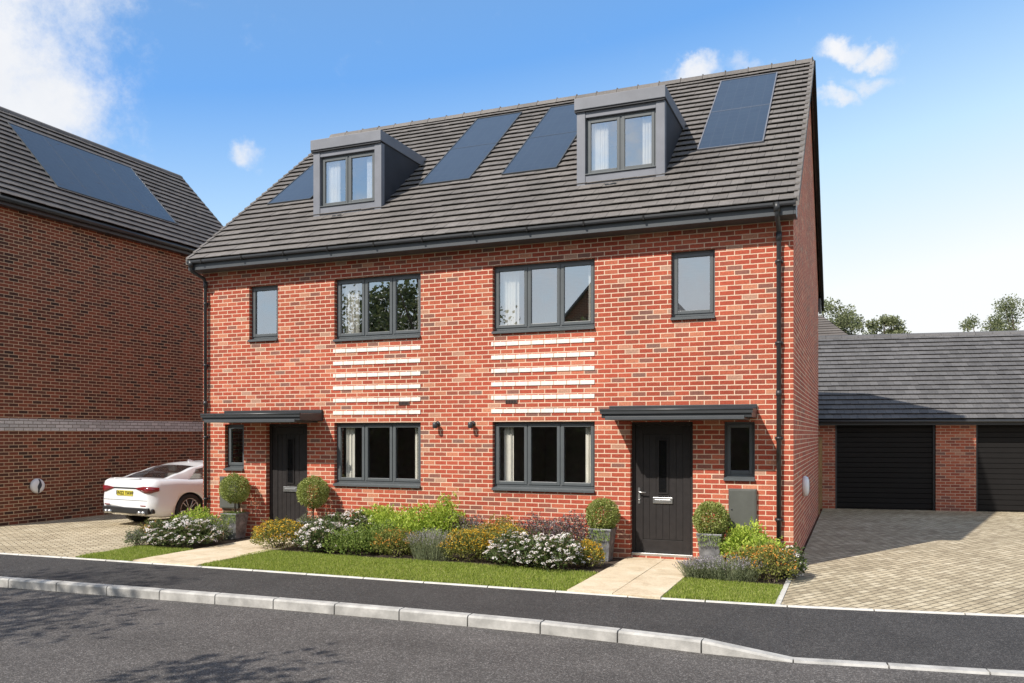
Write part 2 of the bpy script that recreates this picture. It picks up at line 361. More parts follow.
# ------------------------------------------------------------------ windows, doors, fittings
def window_parts(root, x0, x1, z0, z1, n, yr=0.085, curtains=(), sill=True, name='window', frame_mat=None, dx=0, open_part=True):
    """flush casement window: outer frame with mullions, one sash and pane per light, sill, curtains"""
    fm = frame_mat or FRAME
    y0, y1 = yr, yr+0.07
    fw = 0.045
    mb = MB()
    zb = z0 + (0.05 if sill else 0)
    mb.box(x0, x0+fw, y0, y1, zb, z1); mb.box(x1-fw, x1, y0, y1, zb, z1)
    mb.box(x0+fw, x1-fw, y0, y1, z1-fw, z1); mb.box(x0+fw, x1-fw, y0, y1, zb, zb+fw)
    W = (x1-x0-2*fw); mw = 0.035
    lw = (W-(n-1)*mw)/n
    for i in range(1, n):
        xm = x0+fw+i*lw+(i-1)*mw
        mb.box(xm, xm+mw, y0, y1, zb+fw, z1-fw)
    w = mb.build(name, fm, root, bevel=0.004)
    for i in range(n):
        a = x0+fw+i*(lw+mw)-0.008; b = a+lw+0.016; c = zb+fw-0.008; d = z1-fw+0.008
        s = MB(); t = 0.052; ya, yb = y0-0.014, y0+0.045
        s.box(a, a+t, ya, yb, c, d); s.box(b-t, b, ya, yb, c, d)
        s.box(a+t, b-t, ya, yb, d-t, d); s.box(a+t, b-t, ya, yb, c, c+t)
        s.build('sash', fm, w, bevel=0.005)
        p = MB(); p.quad((a+t-.004, y0+0.015, c+t-.004), (b-t+.004, y0+0.015, c+t-.004), (b-t+.004, y0+0.015, d-t+.004), (a+t-.004, y0+0.015, d-t+.004))
        p.build('pane', GLASS if z0 > 3 else GLASS_LOW, w)
    if sill:
        s = MB()
        s.add([(x0-.0, -0.045, z0-0.012), (x1+.0, -0.045, z0-0.012), (x1, y1, z0-0.012), (x0, y1, z0-0.012),
               (x0-.0, -0.045, z0+0.022), (x1+.0, -0.045, z0+0.022), (x1, y0+.01, z0+0.05), (x0, y0+.01, z0+0.05),
               (x0, y1, z0+.05), (x1, y1, z0+.05)],
              [(0,3,2,1), (0,1,5,4), (4,5,6,7), (1,2,9,6,5), (0,4,7,8,3), (7,6,9,8)])
        s.build('sill', fm, w)
    for (ca, cb) in curtains:
        s = MB(); m = 28; s.smooth = True
        zt, zl = z1-0.02, z0+0.02
        vs = []
        for i in range(m+1):
            x = ca+(cb-ca)*i/m; y = y1+0.055+0.022*math.sin(i*1.9)+0.012*math.sin(i*0.77+ca)
            vs += [(x, y, zl), (x, y, zt)]
        s.add(vs, [(2*i, 2*i+2, 2*i+3, 2*i+1) for i in range(m)])
        s.build('curtain', CURTAIN, w)
    return w

def front_door(root, x0, x1, z0, z1, handle_left):
    yr = 0.10
    f = MB(); fw = 0.055
    f.box(x0, x0+fw, yr, yr+.07, z0, z1); f.box(x1-fw, x1, yr, yr+.07, z0, z1); f.box(x0+fw, x1-fw, yr, yr+.07, z1-fw, z1)
    door = MB()
    a, b, c, d = x0+fw+.004, x1-fw-.004, z0+.035, z1-fw-.004
    yl = yr+0.020
    xm = (a+b)/2; gw = 0.062
    g0, g1 = z0+0.98, z0+1.80
    # slab with stiles, rails and boarded centre (real grooves)
    st = 0.115
    door.box(a, a+st, yl, yl+.045, c, d); door.box(b-st, b, yl, yl+.045, c, d)
    door.box(a+st, b-st, yl, yl+.045, d-.13, d); door.box(a+st, b-st, yl, yl+.045, c, c+.20)
    nb = 6; bw = (b-a-2*st)/nb
    for i in range(nb):
        xa, xb = a+st+i*bw+.004, a+st+(i+1)*bw-.004
        door.box(xa, xb, yl+.010, yl+.04, c+.206, d-.136)
    door.box(a+st, b-st, yl+.016, yl+.04, c+.2, d-.13)
    o = door.build('door', DOOR, root, bevel=0.003)
    f.build('frame', DOOR, o, bevel=0.004)
    s = MB(); t = .018
    s.box(xm-gw-t, xm-gw, yl-.006, yl+.02, g0-t, g1+t); s.box(xm+gw, xm+gw+t, yl-.006, yl+.02, g0-t, g1+t)
    s.box(xm-gw, xm+gw, yl-.006, yl+.02, g1, g1+t); s.box(xm-gw, xm+gw, yl-.006, yl+.02, g0-t, g0)
    s.build('glazing_bead', DOOR, o)
    p = MB(); p.box(xm-gw, xm+gw, yl+.003, yl+.008, g0, g1); p.build('pane', CARGLASS_D, o)
    s = MB(); s.box(xm-.155, xm+.155, yl-.012, yl+.012, z0+.81, z0+.905); s.build('letter_plate', STEEL, o, bevel=.004)
    s = MB(); s.box(xm-.125, xm+.125, yl-.018, yl-.0125, z0+.83, z0+.872); s.build('letter_flap', STEEL, o, bevel=.003)
    hx = a+.055 if handle_left else b-.055; sg = 1 if handle_left else -1
    s = MB(); s.box(hx-.017, hx+.017, yl-.010, yl, z0+.80, z0+1.05)
    s.tube([(hx, yl-.005, z0+.98), (hx, yl-.05, z0+.98), (hx+sg*.03, yl-.055, z0+.98), (hx+sg*.12, yl-.055, z0+.98)], .010, 8)
    s.lathe([(.014, yl-.016), (.014, yl-.009)], (hx, 0, z0+.86), 'y', 12)
    s.build('handle', STEEL, o)
    s = MB(); s.box(x0+.01, x1-.01, yr-.07, yr+.07, z0-.035, z0+.032); s.build('threshold', STEEL, o, bevel=.004)
    return o
CARGLASS_D = m_plain('obscured_black_glass', (0.008, 0.008, 0.009), 0.06, spec=0.8)

def ev_charger(root, c, nx, rad=0.165):
    """round white charging point; nx = +1 wall faces +x"""
    s = MB()
    s.lathe([(rad*.93, 0.0), (rad, nx*.02), (rad*.99, nx*.055), (rad*.90, nx*.085), (rad*.6, nx*.105), (rad*.2, nx*.112)], c, 'x', 36)
    o = s.build('charging_point', WHITEP, root, fixn=True)
    s = MB(); n = 16; x = c[0]+nx*.118; pts = []
    L = []; Rr = []
    for i in range(n+1):
        t = -1+2*i/n; z = c[2]+t*rad*.93
        wdt = .020+.030*math.exp(-(t/.38)**2); off = .016*math.sin(t*3.0)
        xx = c[0]+nx*(.117-.036*abs(t)**3)
        L.append((xx, c[1]+off-wdt, z)); Rr.append((xx, c[1]+off+wdt, z))
    vs = L+Rr; fs = [(i, i+1, n+1+i+1, n+1+i) for i in range(n)]
    s.add(vs, fs); s.add([(v[0]-nx*.03, v[1], v[2]) for v in vs], fs)
    s.build('cable_groove', DARKP, o)
    return o

# ------------------------------------------------------------------ main house
XL, XR, DEP = -11.85, -0.845, 8.9
EY, EZ, RY, RZ = -0.38, 5.312, 4.45, 9.25
SL = (RZ-EZ)/(RY-EY)
house = empty('semi_detached_house', (0, 0, 0), 0,
    'red brick semi-detached pair with grey tiled roof, two dormers and black front doors', 'house')
W1 = [(-5.66, -3.872), (-8.808, -7.025)]
holes = []
for a, b in W1: holes += [(a, b, 3.655, 4.785), (a, b, 1.03, 2.165)]
SW = [(-2.646, -1.977), (-10.73, -10.06)]
for a, b in SW: holes.append((a, b, 3.73, 4.78))
GWS = [(-1.845, -1.392), (-11.312, -10.855)]
for a, b in GWS: holes.append((a, b, 1.27, 2.145))
DR = [(-3.29, -2.31), (-10.335, -9.40)]
for a, b in DR: holes.append((a, b, 0.05, 2.15))
mb = MB(); wall_grid(mb, XL, XR, -0.3, 5.20, holes, 0.0, 0.30)
gab = lambda y: EZ+SL*(min(y, 2*RY-y)-EY)-.06
# right and left gable walls, rear wall (each with real thickness)
for xa, xb in ((XR-.3, XR), (XL, XL+.3)):
    pts = [(xa, 0.0 if xb == XR or True else 0, -0.3)]
    g = [(0.0015, -.3), (DEP, -.3), (DEP, gab(DEP)), (RY, gab(RY)), (0.0015, gab(0.0015))]
    v = [(xa, y, z) for y, z in g]+[(xb, y, z) for y, z in g]
    mb.add(v, [(0,1,2,3,4)[::-1], (5,6,7,8,9), (0,1,6,5), (1,2,7,6), (2,3,8,7), (3,4,9,8), (4,0,5,9)])
mb.box(XL+.3, XR-.3, DEP-.3, DEP, -.3, gab(DEP)-.02)
mb.build('wall', RED, house, fixn=False)
m = MB(); m.box(XL+.31, XR-.31, .31, DEP-.31, 0.0, 0.04); m.box(XL+.31, XR-.31, .31, DEP-.31, 2.45, 2.7); m.box(XL+.31, XR-.31, .31, DEP-.31, 5.0, 5.14)
m.box((XL+XR)/2-.1, (XL+XR)/2+.1, .31, DEP-.31, .04, 2.45); m.box((XL+XR)/2-.1, (XL+XR)/2+.1, .31, DEP-.31, 2.7, 5.0)
m.box(XL+.31, (XL+XR)/2-.11, 4.2, 4.3, .04, 2.45); m.box((XL+XR)/2+.11, XR-.31, 4.2, 4.3, .04, 2.45)
m.box(XL+.31, (XL+XR)/2-.11, 4.2, 4.3, 2.7, 5.0); m.box((XL+XR)/2+.11, XR-.31, 4.2, 4.3, 2.7, 5.0)
m.build('interior_partition', PLASTER, house)

# cream decorative brick courses
for (a, b) in W1:
    for k in range(6):
        z = 3.438-k*0.2253; s = MB()
        x = a-.02; off = 0.05 if k % 2 == 0 else 0.0
        edges = [a-.025]+[a-.025+off+.2235*i for i in range(1, 8)]+[b+.003]
        if off: edges = [a-.025, a+.03]+[a+.03+.2235*i for i in range(1, 8)]+[b+.003]
        for e0, e1 in zip(edges, edges[1:]):
            s.box(e0+.007, e1-.007, -0.012, 0.02, z, z+.066)
        s.cur = 1; s.box(a-.021, b-.001, -0.008, 0.015, z+.002, z+.064)
        s.build('cream_brick_course', [WHITEB, MORT], house)
# windows
def wcur(a, b): return [(a+.10, a+.34), (b-.20, b-.06)]
for a, b in W1:
    window_parts(house, a, b, 3.655, 4.785, 3, curtains=[(a+.10, a+.40), (b-.17, b-.05)])
    window_parts(house, a, b, 1.03, 2.165, 3, curtains=[(a+.12, a+.30), (b-.22, b-.08)])
for a, b in SW: window_parts(house, a, b, 3.73, 4.78, 1, curtains=())
for a, b in GWS: window_parts(house, a, b, 1.27, 2.145, 1)
for i, (a, b) in enumerate(DR): front_door(house, a, b, 0.06, 2.15, i == 0)
# canopies
for a, b in ((-3.56, -1.36), (-11.23, -9.05)):
    s = MB()
    s.add([(a,-.70,2.20),(b,-.70,2.20),(b,0,2.20),(a,0,2.20),(a,-.70,2.315),(b,-.70,2.315),(b,0,2.345),(a,0,2.345)],
          [(0,3,2,1),(4,5,6,7),(0,1,5,4),(1,2,6,5),(2,3,7,6),(3,0,4,7)])
    c = s.build('canopy', CANOPY, house, bevel=.006)
    s = MB(); s.tube([(a-.02, -.715, 2.318), (b+.02, -.715, 2.318)], .022, 10); s.box(a-.015, b+.015, -.728, -.701, 2.262, 2.318); s.build('drip_rail', CANOPY, c)
    s = MB(); s.box(a+.06, b-.10, -.72, -.701, 2.172, 2.222); s.box(a+.06, b-.10, -.70, -.02, 2.172, 2.199); s.build('soffit_rail', FASCIA, c, bevel=.003)
    s = MB(); s.box(a-.06, b+.0, -.05, -.001, 2.347, 2.405); s.build('flashing', GUTTER, c, bevel=.004)
# meter boxes
for a, b in ((-1.77, -1.362), (-11.395, -10.955)):
    s = MB(); s.box(a, b, -.055, -.001, .53, 1.14); o = s.build('meter_box', METER, house, bevel=.006)
    s = MB(); s.box(a+.02, b-.02, -.064, -.056, .55, 1.12); s.build('box_door', METER, o, bevel=.004)
    s = MB(); s.lathe([(.012, -.072), (.012, -.063)], (a+.05, 0, .83), 'y', 10); s.build('lock', GUTTER, o)
# wall lamps
for x in (-6.69, -6.02):
    s = MB(); s.lathe([(.045, -.02), (.045, -.001)], (x, 0, 2.135), 'y', 16)
    s.tube([(x, -.01, 2.135), (x, -.09, 2.135)], .018, 8)
    o = s.build('wall_lamp', GUTTER, house)
    s = MB(); s.lathe([(.036, -.062), (.044, -.052), (.046, .030), (.030, .045)], (x, -.105, 2.12), 'z', 18); s.build('lamp_shade', GUTTER, o)
# air bricks
for x in (-7.46, -5.42):
    s = MB(); s.box(x, x+.215, -.012, .01, 2.470, 2.530)
    o = s.build('air_brick', m_plain('dark_vent', (0.10, 0.06, 0.05), .8), house)
    s = MB()
    for i in range(7): s.box(x+.012+i*.028, x+.028+i*.028, -.016, -.0125, 2.478, 2.522)
    s.build('vent_slot', UNDER, o)
ev_charger(house, (XR+.001, 2.34, 1.06), 1, .175)
# roof
roof = MB()
def slab(mb, x0, x1, y0, z0, y1, z1, t):
    mb.poly_extrude([(x0,y0,z0),(x0,y1,z1),(x0,y1,z1-t),(x0,y0,z0-t)], (x1-x0, 0, 0))
TX0, TX1 = -11.885, -0.775
roof.cur = 0
slab(roof, TX0+.02, TX1-.02, EY+.02, EZ-.028+.0165, RY, RZ-.030, .05)
slab(roof, TX0+.02, TX1-.02, 2*RY-EY-.02, EZ-.028+.0165, RY, RZ-.030, .05)
ro = roof.build('roof', UNDER, house, fixn=True)
def skipf(x, s):
    X = TX0+x; Y = EY+s*math.cos(math.atan(SL))
    for a, b in ((-9.62, -8.38), (-4.27, -3.03)):
        if a < X < b and 0.95 < Y < 2.2: return True
    for a, b in ((-11.34, -10.32), (-7.75, -6.79), (-6.0, -5.05), (-2.42, -1.46)):
        if a+.1 < X < b-.1 and 1.65 < Y < 3.8: return True
    return False
t = MB(); SLEN = math.hypot(RY-EY, RZ-EZ)
tiles(t, (TX0, EY, EZ-.03), (1,0,0), (0, RY-EY, RZ-EZ), TX1-TX0, SLEN-.03, .238, .213, seed=3, skip=skipf)
tiles(t, (TX1, 2*RY-EY, EZ-.03), (-1,0,0), (0, -(RY-EY), RZ-EZ), TX1-TX0, SLEN-.03, .238, .213, seed=4)
t.build('roof_tiles', TILE, ro)
# ridge tiles
t = MB(); x = TX0
while x < TX1-.02:
    e = min(x+.45, TX1); z = RZ+.012+rnd.uniform(-.003, .003)
    pr = [(-.14, -.085), (-.095, -.01), (-.045, .030), (0, .042), (.045, .030), (.095, -.01), (.14, -.085)]
    vs = [(x+.004, RY+p, z+q) for p, q in pr]+[(e-.004, RY+p, z+q) for p, q in pr]
    t.smooth = True; t.add(vs, [(i, 7+i, 8+i, i+1) for i in range(6)]); t.smooth = False
    t.add([(x+.004, RY+p, z+q) for p, q in pr], [tuple(range(7))[::-1]])
    t.box(e-.018, e+.006, RY-.05, RY+.05, z+.03, z+.052)
    x = e
t.build('ridge_tiles', TILE, ro)
# dry verge
for xa, xb in ((TX1-.045, TX1+.03), (TX0-.03, TX0+.045)):
    t = MB(); n = 26; ca = math.cos(math.atan(SL)); sa = math.sin(math.atan(SL))
    for side in (0, 1):
        for i in range(n):
            y0, z0 = EY+(RY-EY)*i/n, EZ+(RZ-EZ)*i/n; y1, z1 = EY+(RY-EY)*(i+1)/n, EZ+(RZ-EZ)*(i+1)/n
            h0, h1 = .036, .018
            pts = [(y0-.01, z0-.10), (y0-.01-.0, z0+h0), (y1+.01, z1+h1), (y1+.01, z1-.10)]
            if side: pts = [(2*RY-y, z) for y, z in pts][::-1]
            t.cur = 0
            t.poly_extrude([(xa, y, z) for y, z in pts], (xb-xa, 0, 0))
    t.build('verge_trim', TILE, ro, fixn=True)
    bx0, bx1 = (xb-.035, xb+.02) if xa > -5 else (xa-.02, xa+.035)
    t = MB(); q0, q1 = (2*RY-EY+.01, EZ), (RY+.02, RZ)
    t.poly_extrude([(bx0, q0[0], q0[1]-.30), (bx0, q0[0], q0[1]+.02), (bx0, q1[0], q1[1]+.01), (bx0, q1[0], q1[1]-.20)], (bx1-bx0, 0, 0))
    t.build('rear_verge_shade', UNDER, ro, fixn=True)  # shade on the rear verge, built in as a near-black strip
# fascia return + box ends, fascia, soffit, gutter
s = MB()
s.box(XL-.02, XR+.02, -.335, -.305, 5.105, 5.30); s.box(XL-.02, XR+.02, -.305, -.001, 5.105, 5.125)
s.box(XR+.0215, XR+.055, -.335, .02, 5.105, 5.32); s.box(XL-.055, XL-.0215, -.335, .02, 5.105, 5.32)
s.build('fascia', FASCIA, ro, bevel=.004)
s = MB(); s.box(XL-.02, XR+.02, DEP+.305, DEP+.335, 5.1, 5.30); s.box(XL-.02, XR+.02, DEP+.001, DEP+.305, 5.1, 5.12); s.box(XR+.0015, XR+.06, DEP-.15, DEP+.42, 4.95, 5.25)
s.build('rear_fascia', FASCIA, ro)
gt = MB(); pr = [(-.036, .030), (-.036, .0), (-.028, -.022), (0, -.031), (.028, -.022), (.034, 0), (.034, .030)]
xa, xb = TX0, TX1-.02; gy, gz = -.372, 5.252
vs = [(xa, gy+p, gz+q) for p, q in pr]+[(xb, gy+p, gz+q) for p, q in pr]+[(xa, gy+p*.9, gz+q*.9+.003) for p, q in pr]+[(xb, gy+p*.9, gz+q*.9+.003) for p, q in pr]
gt.add(vs, [(i, i+1, 8+i, 7+i) for i in range(6)]+[(14+i, 21+i, 22+i, 15+i) for i in range(6)]+[tuple(range(7)), tuple(range(7, 14))[::-1]])
gutter = gt.build('gutter', GUTTER, ro)
x = xa+.35
while x < xb:
    s = MB(); s.box(x-.014, x+.014, gy-.042, gy+.036, gz-.038, gz+.034); x += .95
    s.build('gutter_bracket', UNDER, ro)
# downpipes
for X, sgn in ((-1.045, 1), (-11.735, -1)):
    xo = X if sgn > 0 else X-.07
    s = MB()
    s.tube([(xo, gy, gz-.02), (xo, gy, gz-.12), (xo, gy+.03, gz-.17), (X, -.10, 4.98), (X, -.062, 4.90), (X, -.062, 0.06)], .034, 12)
    s.tube([(xo, gy, gz+.03), (xo, gy, gz-.10)], [.052, .048], 12)
    s.tube([(X, -.062, 4.93), (X, -.062, 4.80)], .043, 12); s.tube([(X, -.062, 2.6), (X, -.062, 2.52)], .042, 12)
    dp = s.build('downpipe', GUTTER, house)
    for z in (4.5, 3.3, 1.9, .7):
        s = MB(); s.box(X-.055, X+.055, -.045, -.001, z-.02, z+.02); s.tube([(X, -.062, z-.018), (X, -.062, z+.018)], .041, 12); s.build('pipe_clip', GUTTER, dp)
# dormers
def roofz(y): return EZ+SL*(y-EY)
def dormer(x0, x1):
    yf = .70; zb = 6.185; zt = 7.455; zr = 7.655
    yb = EY+(zr-EZ)/SL+.05
    s = MB()   # cheeks
    d = None
    fr = MB(); pw = .15
    fr.box(x0, x0+pw, yf, yf+.12, zb-.04, zt); fr.box(x1-pw, x1, yf, yf+.12, zb-.04, zt)
    fr.box(x0+pw, x1-pw, yf+.012, yf+.12, zt-.13, zt); fr.box(x0+pw, x1-pw, yf+.012, yf+.12, zb-.04, zb+.165)
    d = fr.build('dormer', LEAD, house, bevel=.005)
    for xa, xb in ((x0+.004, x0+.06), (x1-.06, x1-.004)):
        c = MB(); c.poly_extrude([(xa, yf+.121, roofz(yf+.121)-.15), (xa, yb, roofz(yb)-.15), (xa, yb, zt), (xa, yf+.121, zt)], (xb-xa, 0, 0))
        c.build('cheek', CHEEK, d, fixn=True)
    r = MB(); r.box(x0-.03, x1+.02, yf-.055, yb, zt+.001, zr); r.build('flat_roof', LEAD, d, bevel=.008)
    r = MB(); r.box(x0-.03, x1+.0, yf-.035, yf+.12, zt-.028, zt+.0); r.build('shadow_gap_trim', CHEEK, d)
    a, b, z0, z1 = x0+pw, x1-pw, zb+.166, zt-.131
    yr = yf+.07; fw = .04
    f = MB()
    f.box(a, a+fw, yr, yr+.05, z0, z1); f.box(b-fw, b, yr, yr+.05, z0, z1); f.box(a+fw, b-fw, yr, yr+.05, z1-fw, z1); f.box(a+fw, b-fw, yr, yr+.05, z0, z0+fw)
    xm = (a+b)/2; f.box(xm-.02, xm+.02, yr, yr+.05, z0+fw, z1-fw)
    f.box(a, b, yf-.01, yr, z0+.001, z0+.018)
    f.build('window_frame', FRAME, d, bevel=.003)
    for q0, q1 in ((a+fw-.006, xm-.016), (xm+.016, b-fw+.006)):
        t_ = .05; c, e = z0+fw-.006, z1-fw+.006; s = MB(); ya = yr-.013
        s.box(q0, q0+t_, ya, yr+.03, c, e); s.box(q1-t_, q1, ya, yr+.03, c, e); s.box(q0+t_, q1-t_, ya, yr+.03, e-t_, e); s.box(q0+t_, q1-t_, ya, yr+.03, c, c+t_)
        s.build('sash', FRAME, d, bevel=.004)
        p = MB(); p.quad((q0+t_-.004, yr+.012, c+t_-.004), (q1-t_+.004, yr+.012, c+t_-.004), (q1-t_+.004, yr+.012, e-t_+.004), (q0+t_-.004, yr+.012, e-t_+.004)); p.build('pane', GLASS, d)
    for ca, cb in ((a+.06, a+.36), (b-.26, b-.08)):
        s = MB(); m_ = 26; vs = []; s.smooth = True
        for i in range(m_+1):
            x = ca+(cb-ca)*i/m_; y = yr+.09+.022*math.sin(i*1.8); vs += [(x, y, z0), (x, y, z1)]
        s.add(vs, [(2*i, 2*i+2, 2*i+3, 2*i+1) for i in range(m_)]); s.build('curtain', CURTAIN, d)
    s = MB(); s.box(x0+.06, x1-.06, yb-.5, yb-.4, 6.2, zt); s.box(x0+.06, x1-.06, yf+.3, yb-.5, 6.2, 6.25); s.build('attic_lining', PLASTER, d)
    # tile vent below the sill
    yv = .56; s = MB(); xc = x0+.63
    s.tube([(xc-.09, yv, roofz(yv)+.025), (xc+.09, yv+.01, roofz(yv)+.03)], .022, 10); s.box(xc-.10, xc+.10, yv+.0, yv+.05, roofz(yv)+.0, roofz(yv)+.045)
    s.build('tile_vent', GUTTER, house)
dormer(-9.765, -8.24); dormer(-4.40, -2.89)
# solar panels
def solar(root, P0, U, V, w, l, split=2, edge_mat=None, horizontal=False):
    P0 = Vector(P0); U = Vector(U).normalized(); V = Vector(V).normalized(); N = U.cross(V)
    s = MB(); t = .02
    def bx(u0, u1, v0, v1, h0, h1):
        c = [P0+U*u+V*v+N*h for h in (h0, h1) for u, v in ((u0, v0), (u1, v0), (u1, v1), (u0, v1))]
        s.add(c, [(0,3,2,1),(4,5,6,7),(0,1,5,4),(1,2,6,5),(2,3,7,6),(3,0,4,7)])
    bx(-t, 0, -t, l+t, -.02, .062); bx(w, w+t, -t, l+t, -.02, .062); bx(0, w, -t, 0, -.02, .058); bx(0, w, l, l+t, -.02, .062)
    nn = split
    for i in range(1, nn):
        if horizontal: bx(w*i/nn-.004, w*i/nn+.004, 0, l, .03, .0555)
        else: bx(0, w, l*i/nn-.006, l*i/nn+.006, .03, .0565)
    o = s.build('solar_panel', edge_mat or FASCIA, root)
    g = MB()
    c = [P0+U*u+V*v+N*.054 for u, v in ((0, 0), (w, 0), (w, l), (0, l))]; g.add(c, [(0,1,2,3)])
    go = g.build('solar_glass', SOLAR, o)
    uvl = go.data.uv_layers[0]
    for li, uvc in zip(range(4), ((0, 0), (w, 0), (w, l), (0, l))): uvl.data[li].uv = uvc
    return o
Vs = Vector((0, RY-EY, RZ-EZ)).normalized()
y0 = 1.40; pl_ = math.hypot(2.68, 2.68*SL)
for i, xa in enumerate((-11.36, -7.78, -6.05, -2.46)):
    solar(house, (xa, y0, roofz(y0)-.028), (1,0,0), Vs, 1.04, pl_, 2, LEAD if i == 3 else FASCIA)

# ------------------------------------------------------------------ left neighbour house
LX, LY0, LY1 = -16.84, -0.65, 7.18
lex, lez, lrx, lrz = -16.58, 7.02, -19.40, 9.95
left = empty('brick_house', (LX-2.6, 3.2, 0), 0, 'tall dark brown brick house at the left with wide solar array on its roof', 'house')
def LP(mbx): # shift to local
    mbx.v = [(x-(LX-2.6), y-3.2, z) for x, y, z in mbx.v]; return mbx
def lbuild(mbx, name, mat, parent=None, **k):
    # uv computed on world-size coordinates before the shift
    o = mbx.build(name, mat, parent or left, **k)
    for v in o.data.vertices: v.co = (v.co.x-(LX-2.6), v.co.y-3.2, v.co.z)
    return o
lsl = (lrz-lez)/(lex-lrx)
XB = 2*lrx-LX
gz_ = lambda x: lez+lsl*(lex-(x if x > lrx else 2*lrx-x))-.08
mb = MB()
mb.box(LX-.3, LX, LY0, LY1, -.3, 2.03); mb.box(LX-.3, LX, LY0, LY1, 2.295, gz_(LX))
mb.box(XB, XB+.3, LY0, LY1, -.3, gz_(XB))
for ya, yb in ((LY0, LY0+.3), (LY1-.3, LY1)):
    g = [(XB+.001, -.3), (LX-.001, -.3), (LX-.001, gz_(LX)-.01), (lrx, gz_(lrx)), (XB+.001, gz_(XB)-.01)]
    v = [(x, ya+.001, z) for x, z in g]+[(x, yb-.001, z) for x, z in g]
    mb.add(v, [(0,1,2,3,4), (5,6,7,8,9)[::-1]])
lbuild(mb, 'wall', DARKB)
mb = MB(); mb.box(LX-.3, LX+.012, LY0, LY1, 2.03, 2.295); lbuild(mb, 'grey_brick_band', GREYB)
mb = MB()
mb.poly_extrude([(lex-.02, LY0-.08, lez-.03), (lrx, LY0-.08, lrz-.035), (lrx, LY0-.08, lrz-.1), (lex-.02, LY0-.08, lez-.1)], (0, LY1-LY0+.2, 0))
mb.poly_extrude([(2*lrx-lex+.02, LY0-.08, lez-.03), (lrx, LY0-.08, lrz-.035), (lrx, LY0-.08, lrz-.1), (2*lrx-lex+.02, LY0-.08, lez-.1)], (0, LY1-LY0+.2, 0))
lro = lbuild(mb, 'roof', UNDER, fixn=True)
LLEN = math.hypot(lex-lrx, lrz-lez)
mb = MB()
lskip = lambda u, v: False
tiles(mb, (lex, LY0-.1, lez-.02), (0,1,0), (-(lex-lrx), 0, lrz-lez), LY1-LY0+.22, LLEN-.02, .226, .213, seed=8)
tiles(mb, (2*lrx-lex, LY1+.12, lez-.02), (0,-1,0), ((lex-lrx), 0, lrz-lez), LY1-LY0+.22, LLEN-.02, .226, .213, seed=9)
lbuild(mb, 'roof_tiles', TILE2, lro)
mb = MB(); y = LY0-.1
while y < LY1+.1:
    e = min(y+.45, LY1+.12)
    pr = [(-.13, -.10), (-.09, -.02), (0, .04), (.09, -.02), (.13, -.10)]
    vs = [(lrx+p, y+.004, lrz+q) for p, q in pr]+[(lrx+p, e-.004, lrz+q) for p, q in pr]
    mb.add(vs, [(i, i+1, 6+i, 5+i) for i in range(4)]+[(0,1,2,3,4), (5,6,7,8,9)[::-1]]); y = e
lbuild(mb, 'ridge_tiles', TILE2, lro, fixn=True)
mb = MB()
for ya, yb in ((LY1+.08, LY1+.15), (LY0-.13, LY0-.06)):
    for sg in (0, 1):
        n = 18
        for i in range(n):
            a = (lex-(lex-lrx)*i/n, lez+(lrz-lez)*i/n); b = (lex-(lex-lrx)*(i+1)/n, lez+(lrz-lez)*(i+1)/n)
            p4 = [(a[0], a[1]-.09), (a[0], a[1]+.036), (b[0], b[1]+.018), (b[0], b[1]-.09)]
            if sg: p4 = [(2*lrx-x, z) for x, z in p4]
            mb.poly_extrude([(x, ya, z) for x, z in p4], (0, yb-ya, 0))
lbuild(mb, 'verge_trim', TILE2, lro, fixn=True)
mb = MB(); mb.box(LX+.001, lex-.10, LY0-.05, LY1+.05, 6.80, 6.82); mb.box(lex-.10, lex-.07, LY0-.05, LY1+.05, 6.80, 6.98)
lbuild(mb, 'fascia', GUTTER, lro)
mb = MB(); mb.tube([(lex-.015, LY0-.1, 6.925), (lex-.015, LY1+.1, 6.925)], .055, 12); lbuild(mb, 'gutter', GUTTER, lro)
Vl = Vector((-(lex-lrx), 0, lrz-lez)).normalized()
def lroof(y, s, h=0): return Vector((lex, y, lez-.02))+Vl*s+Vector((0,0,0))
u0, u1 = 1.17, 4.86; s0 = (7.715-lez)/(lrz-lez)*LLEN; s1 = (9.42-lez)/(lrz-lez)*LLEN
so = solar(left, lroof(u0, s0)-Vector((LX-2.6, 3.2, 0)), (0,1,0), Vl, u1-u0, s1-s0, 4, FASCIA, horizontal=True)
ch = ev_charger(left, (2.6+.001, .31-3.2, .81), 1, .165)

# ------------------------------------------------------------------ garage block
A8 = R_(8)
gar = empty('garage_block', (1.9, 11.02, 0), A8, 'low brick garage block with black roller doors and long grey tiled roof', 'garage')
gx0, gx1 = -7.6, 7.2
gh = [(-2.42, 0.0, -.3, 2.27), (.93, 3.35, -.3, 2.27), (-5.77, -3.35, -.3, 2.27), (4.28, 6.7, -.3, 2.27)]
mb = MB(); wall_grid(mb, gx0, gx1, -.3, 2.30, [(a, b, -.3+1e-3, d) for a, b, c, d in gh], 0, .22)
mb.box(gx0, gx0+.22, .222, 6.6, -.3, 2.3); mb.box(gx1-.22, gx1, .222, 6.6, -.3, 2.3); mb.box(gx0+.22, gx1-.22, 6.38, 6.6, -.3, 2.3)
gr, gre, gez = 4.88, 3.30, 2.36
for xa, xb in ((gx0, gx0+.22), (gx1-.22, gx1)):
    mb.poly_extrude([(xa, .0, 2.301), (xa, 6.6, 2.301), (xa, gre, gr-.15)], (xb-xa, 0, 0))
mb.build('wall', GARB, gar)
mb = MB()
gs = (gr-gez)/(gre+.30)
slab(mb, gx0-.1, gx1+.1, -.28, gez-.02, gre, gr-.035, .05); slab(mb, gx0-.1, gx1+.1, 6.88, gez-.02, gre, gr-.035, .05)
gro = mb.build('roof', UNDER, gar, fixn=True)
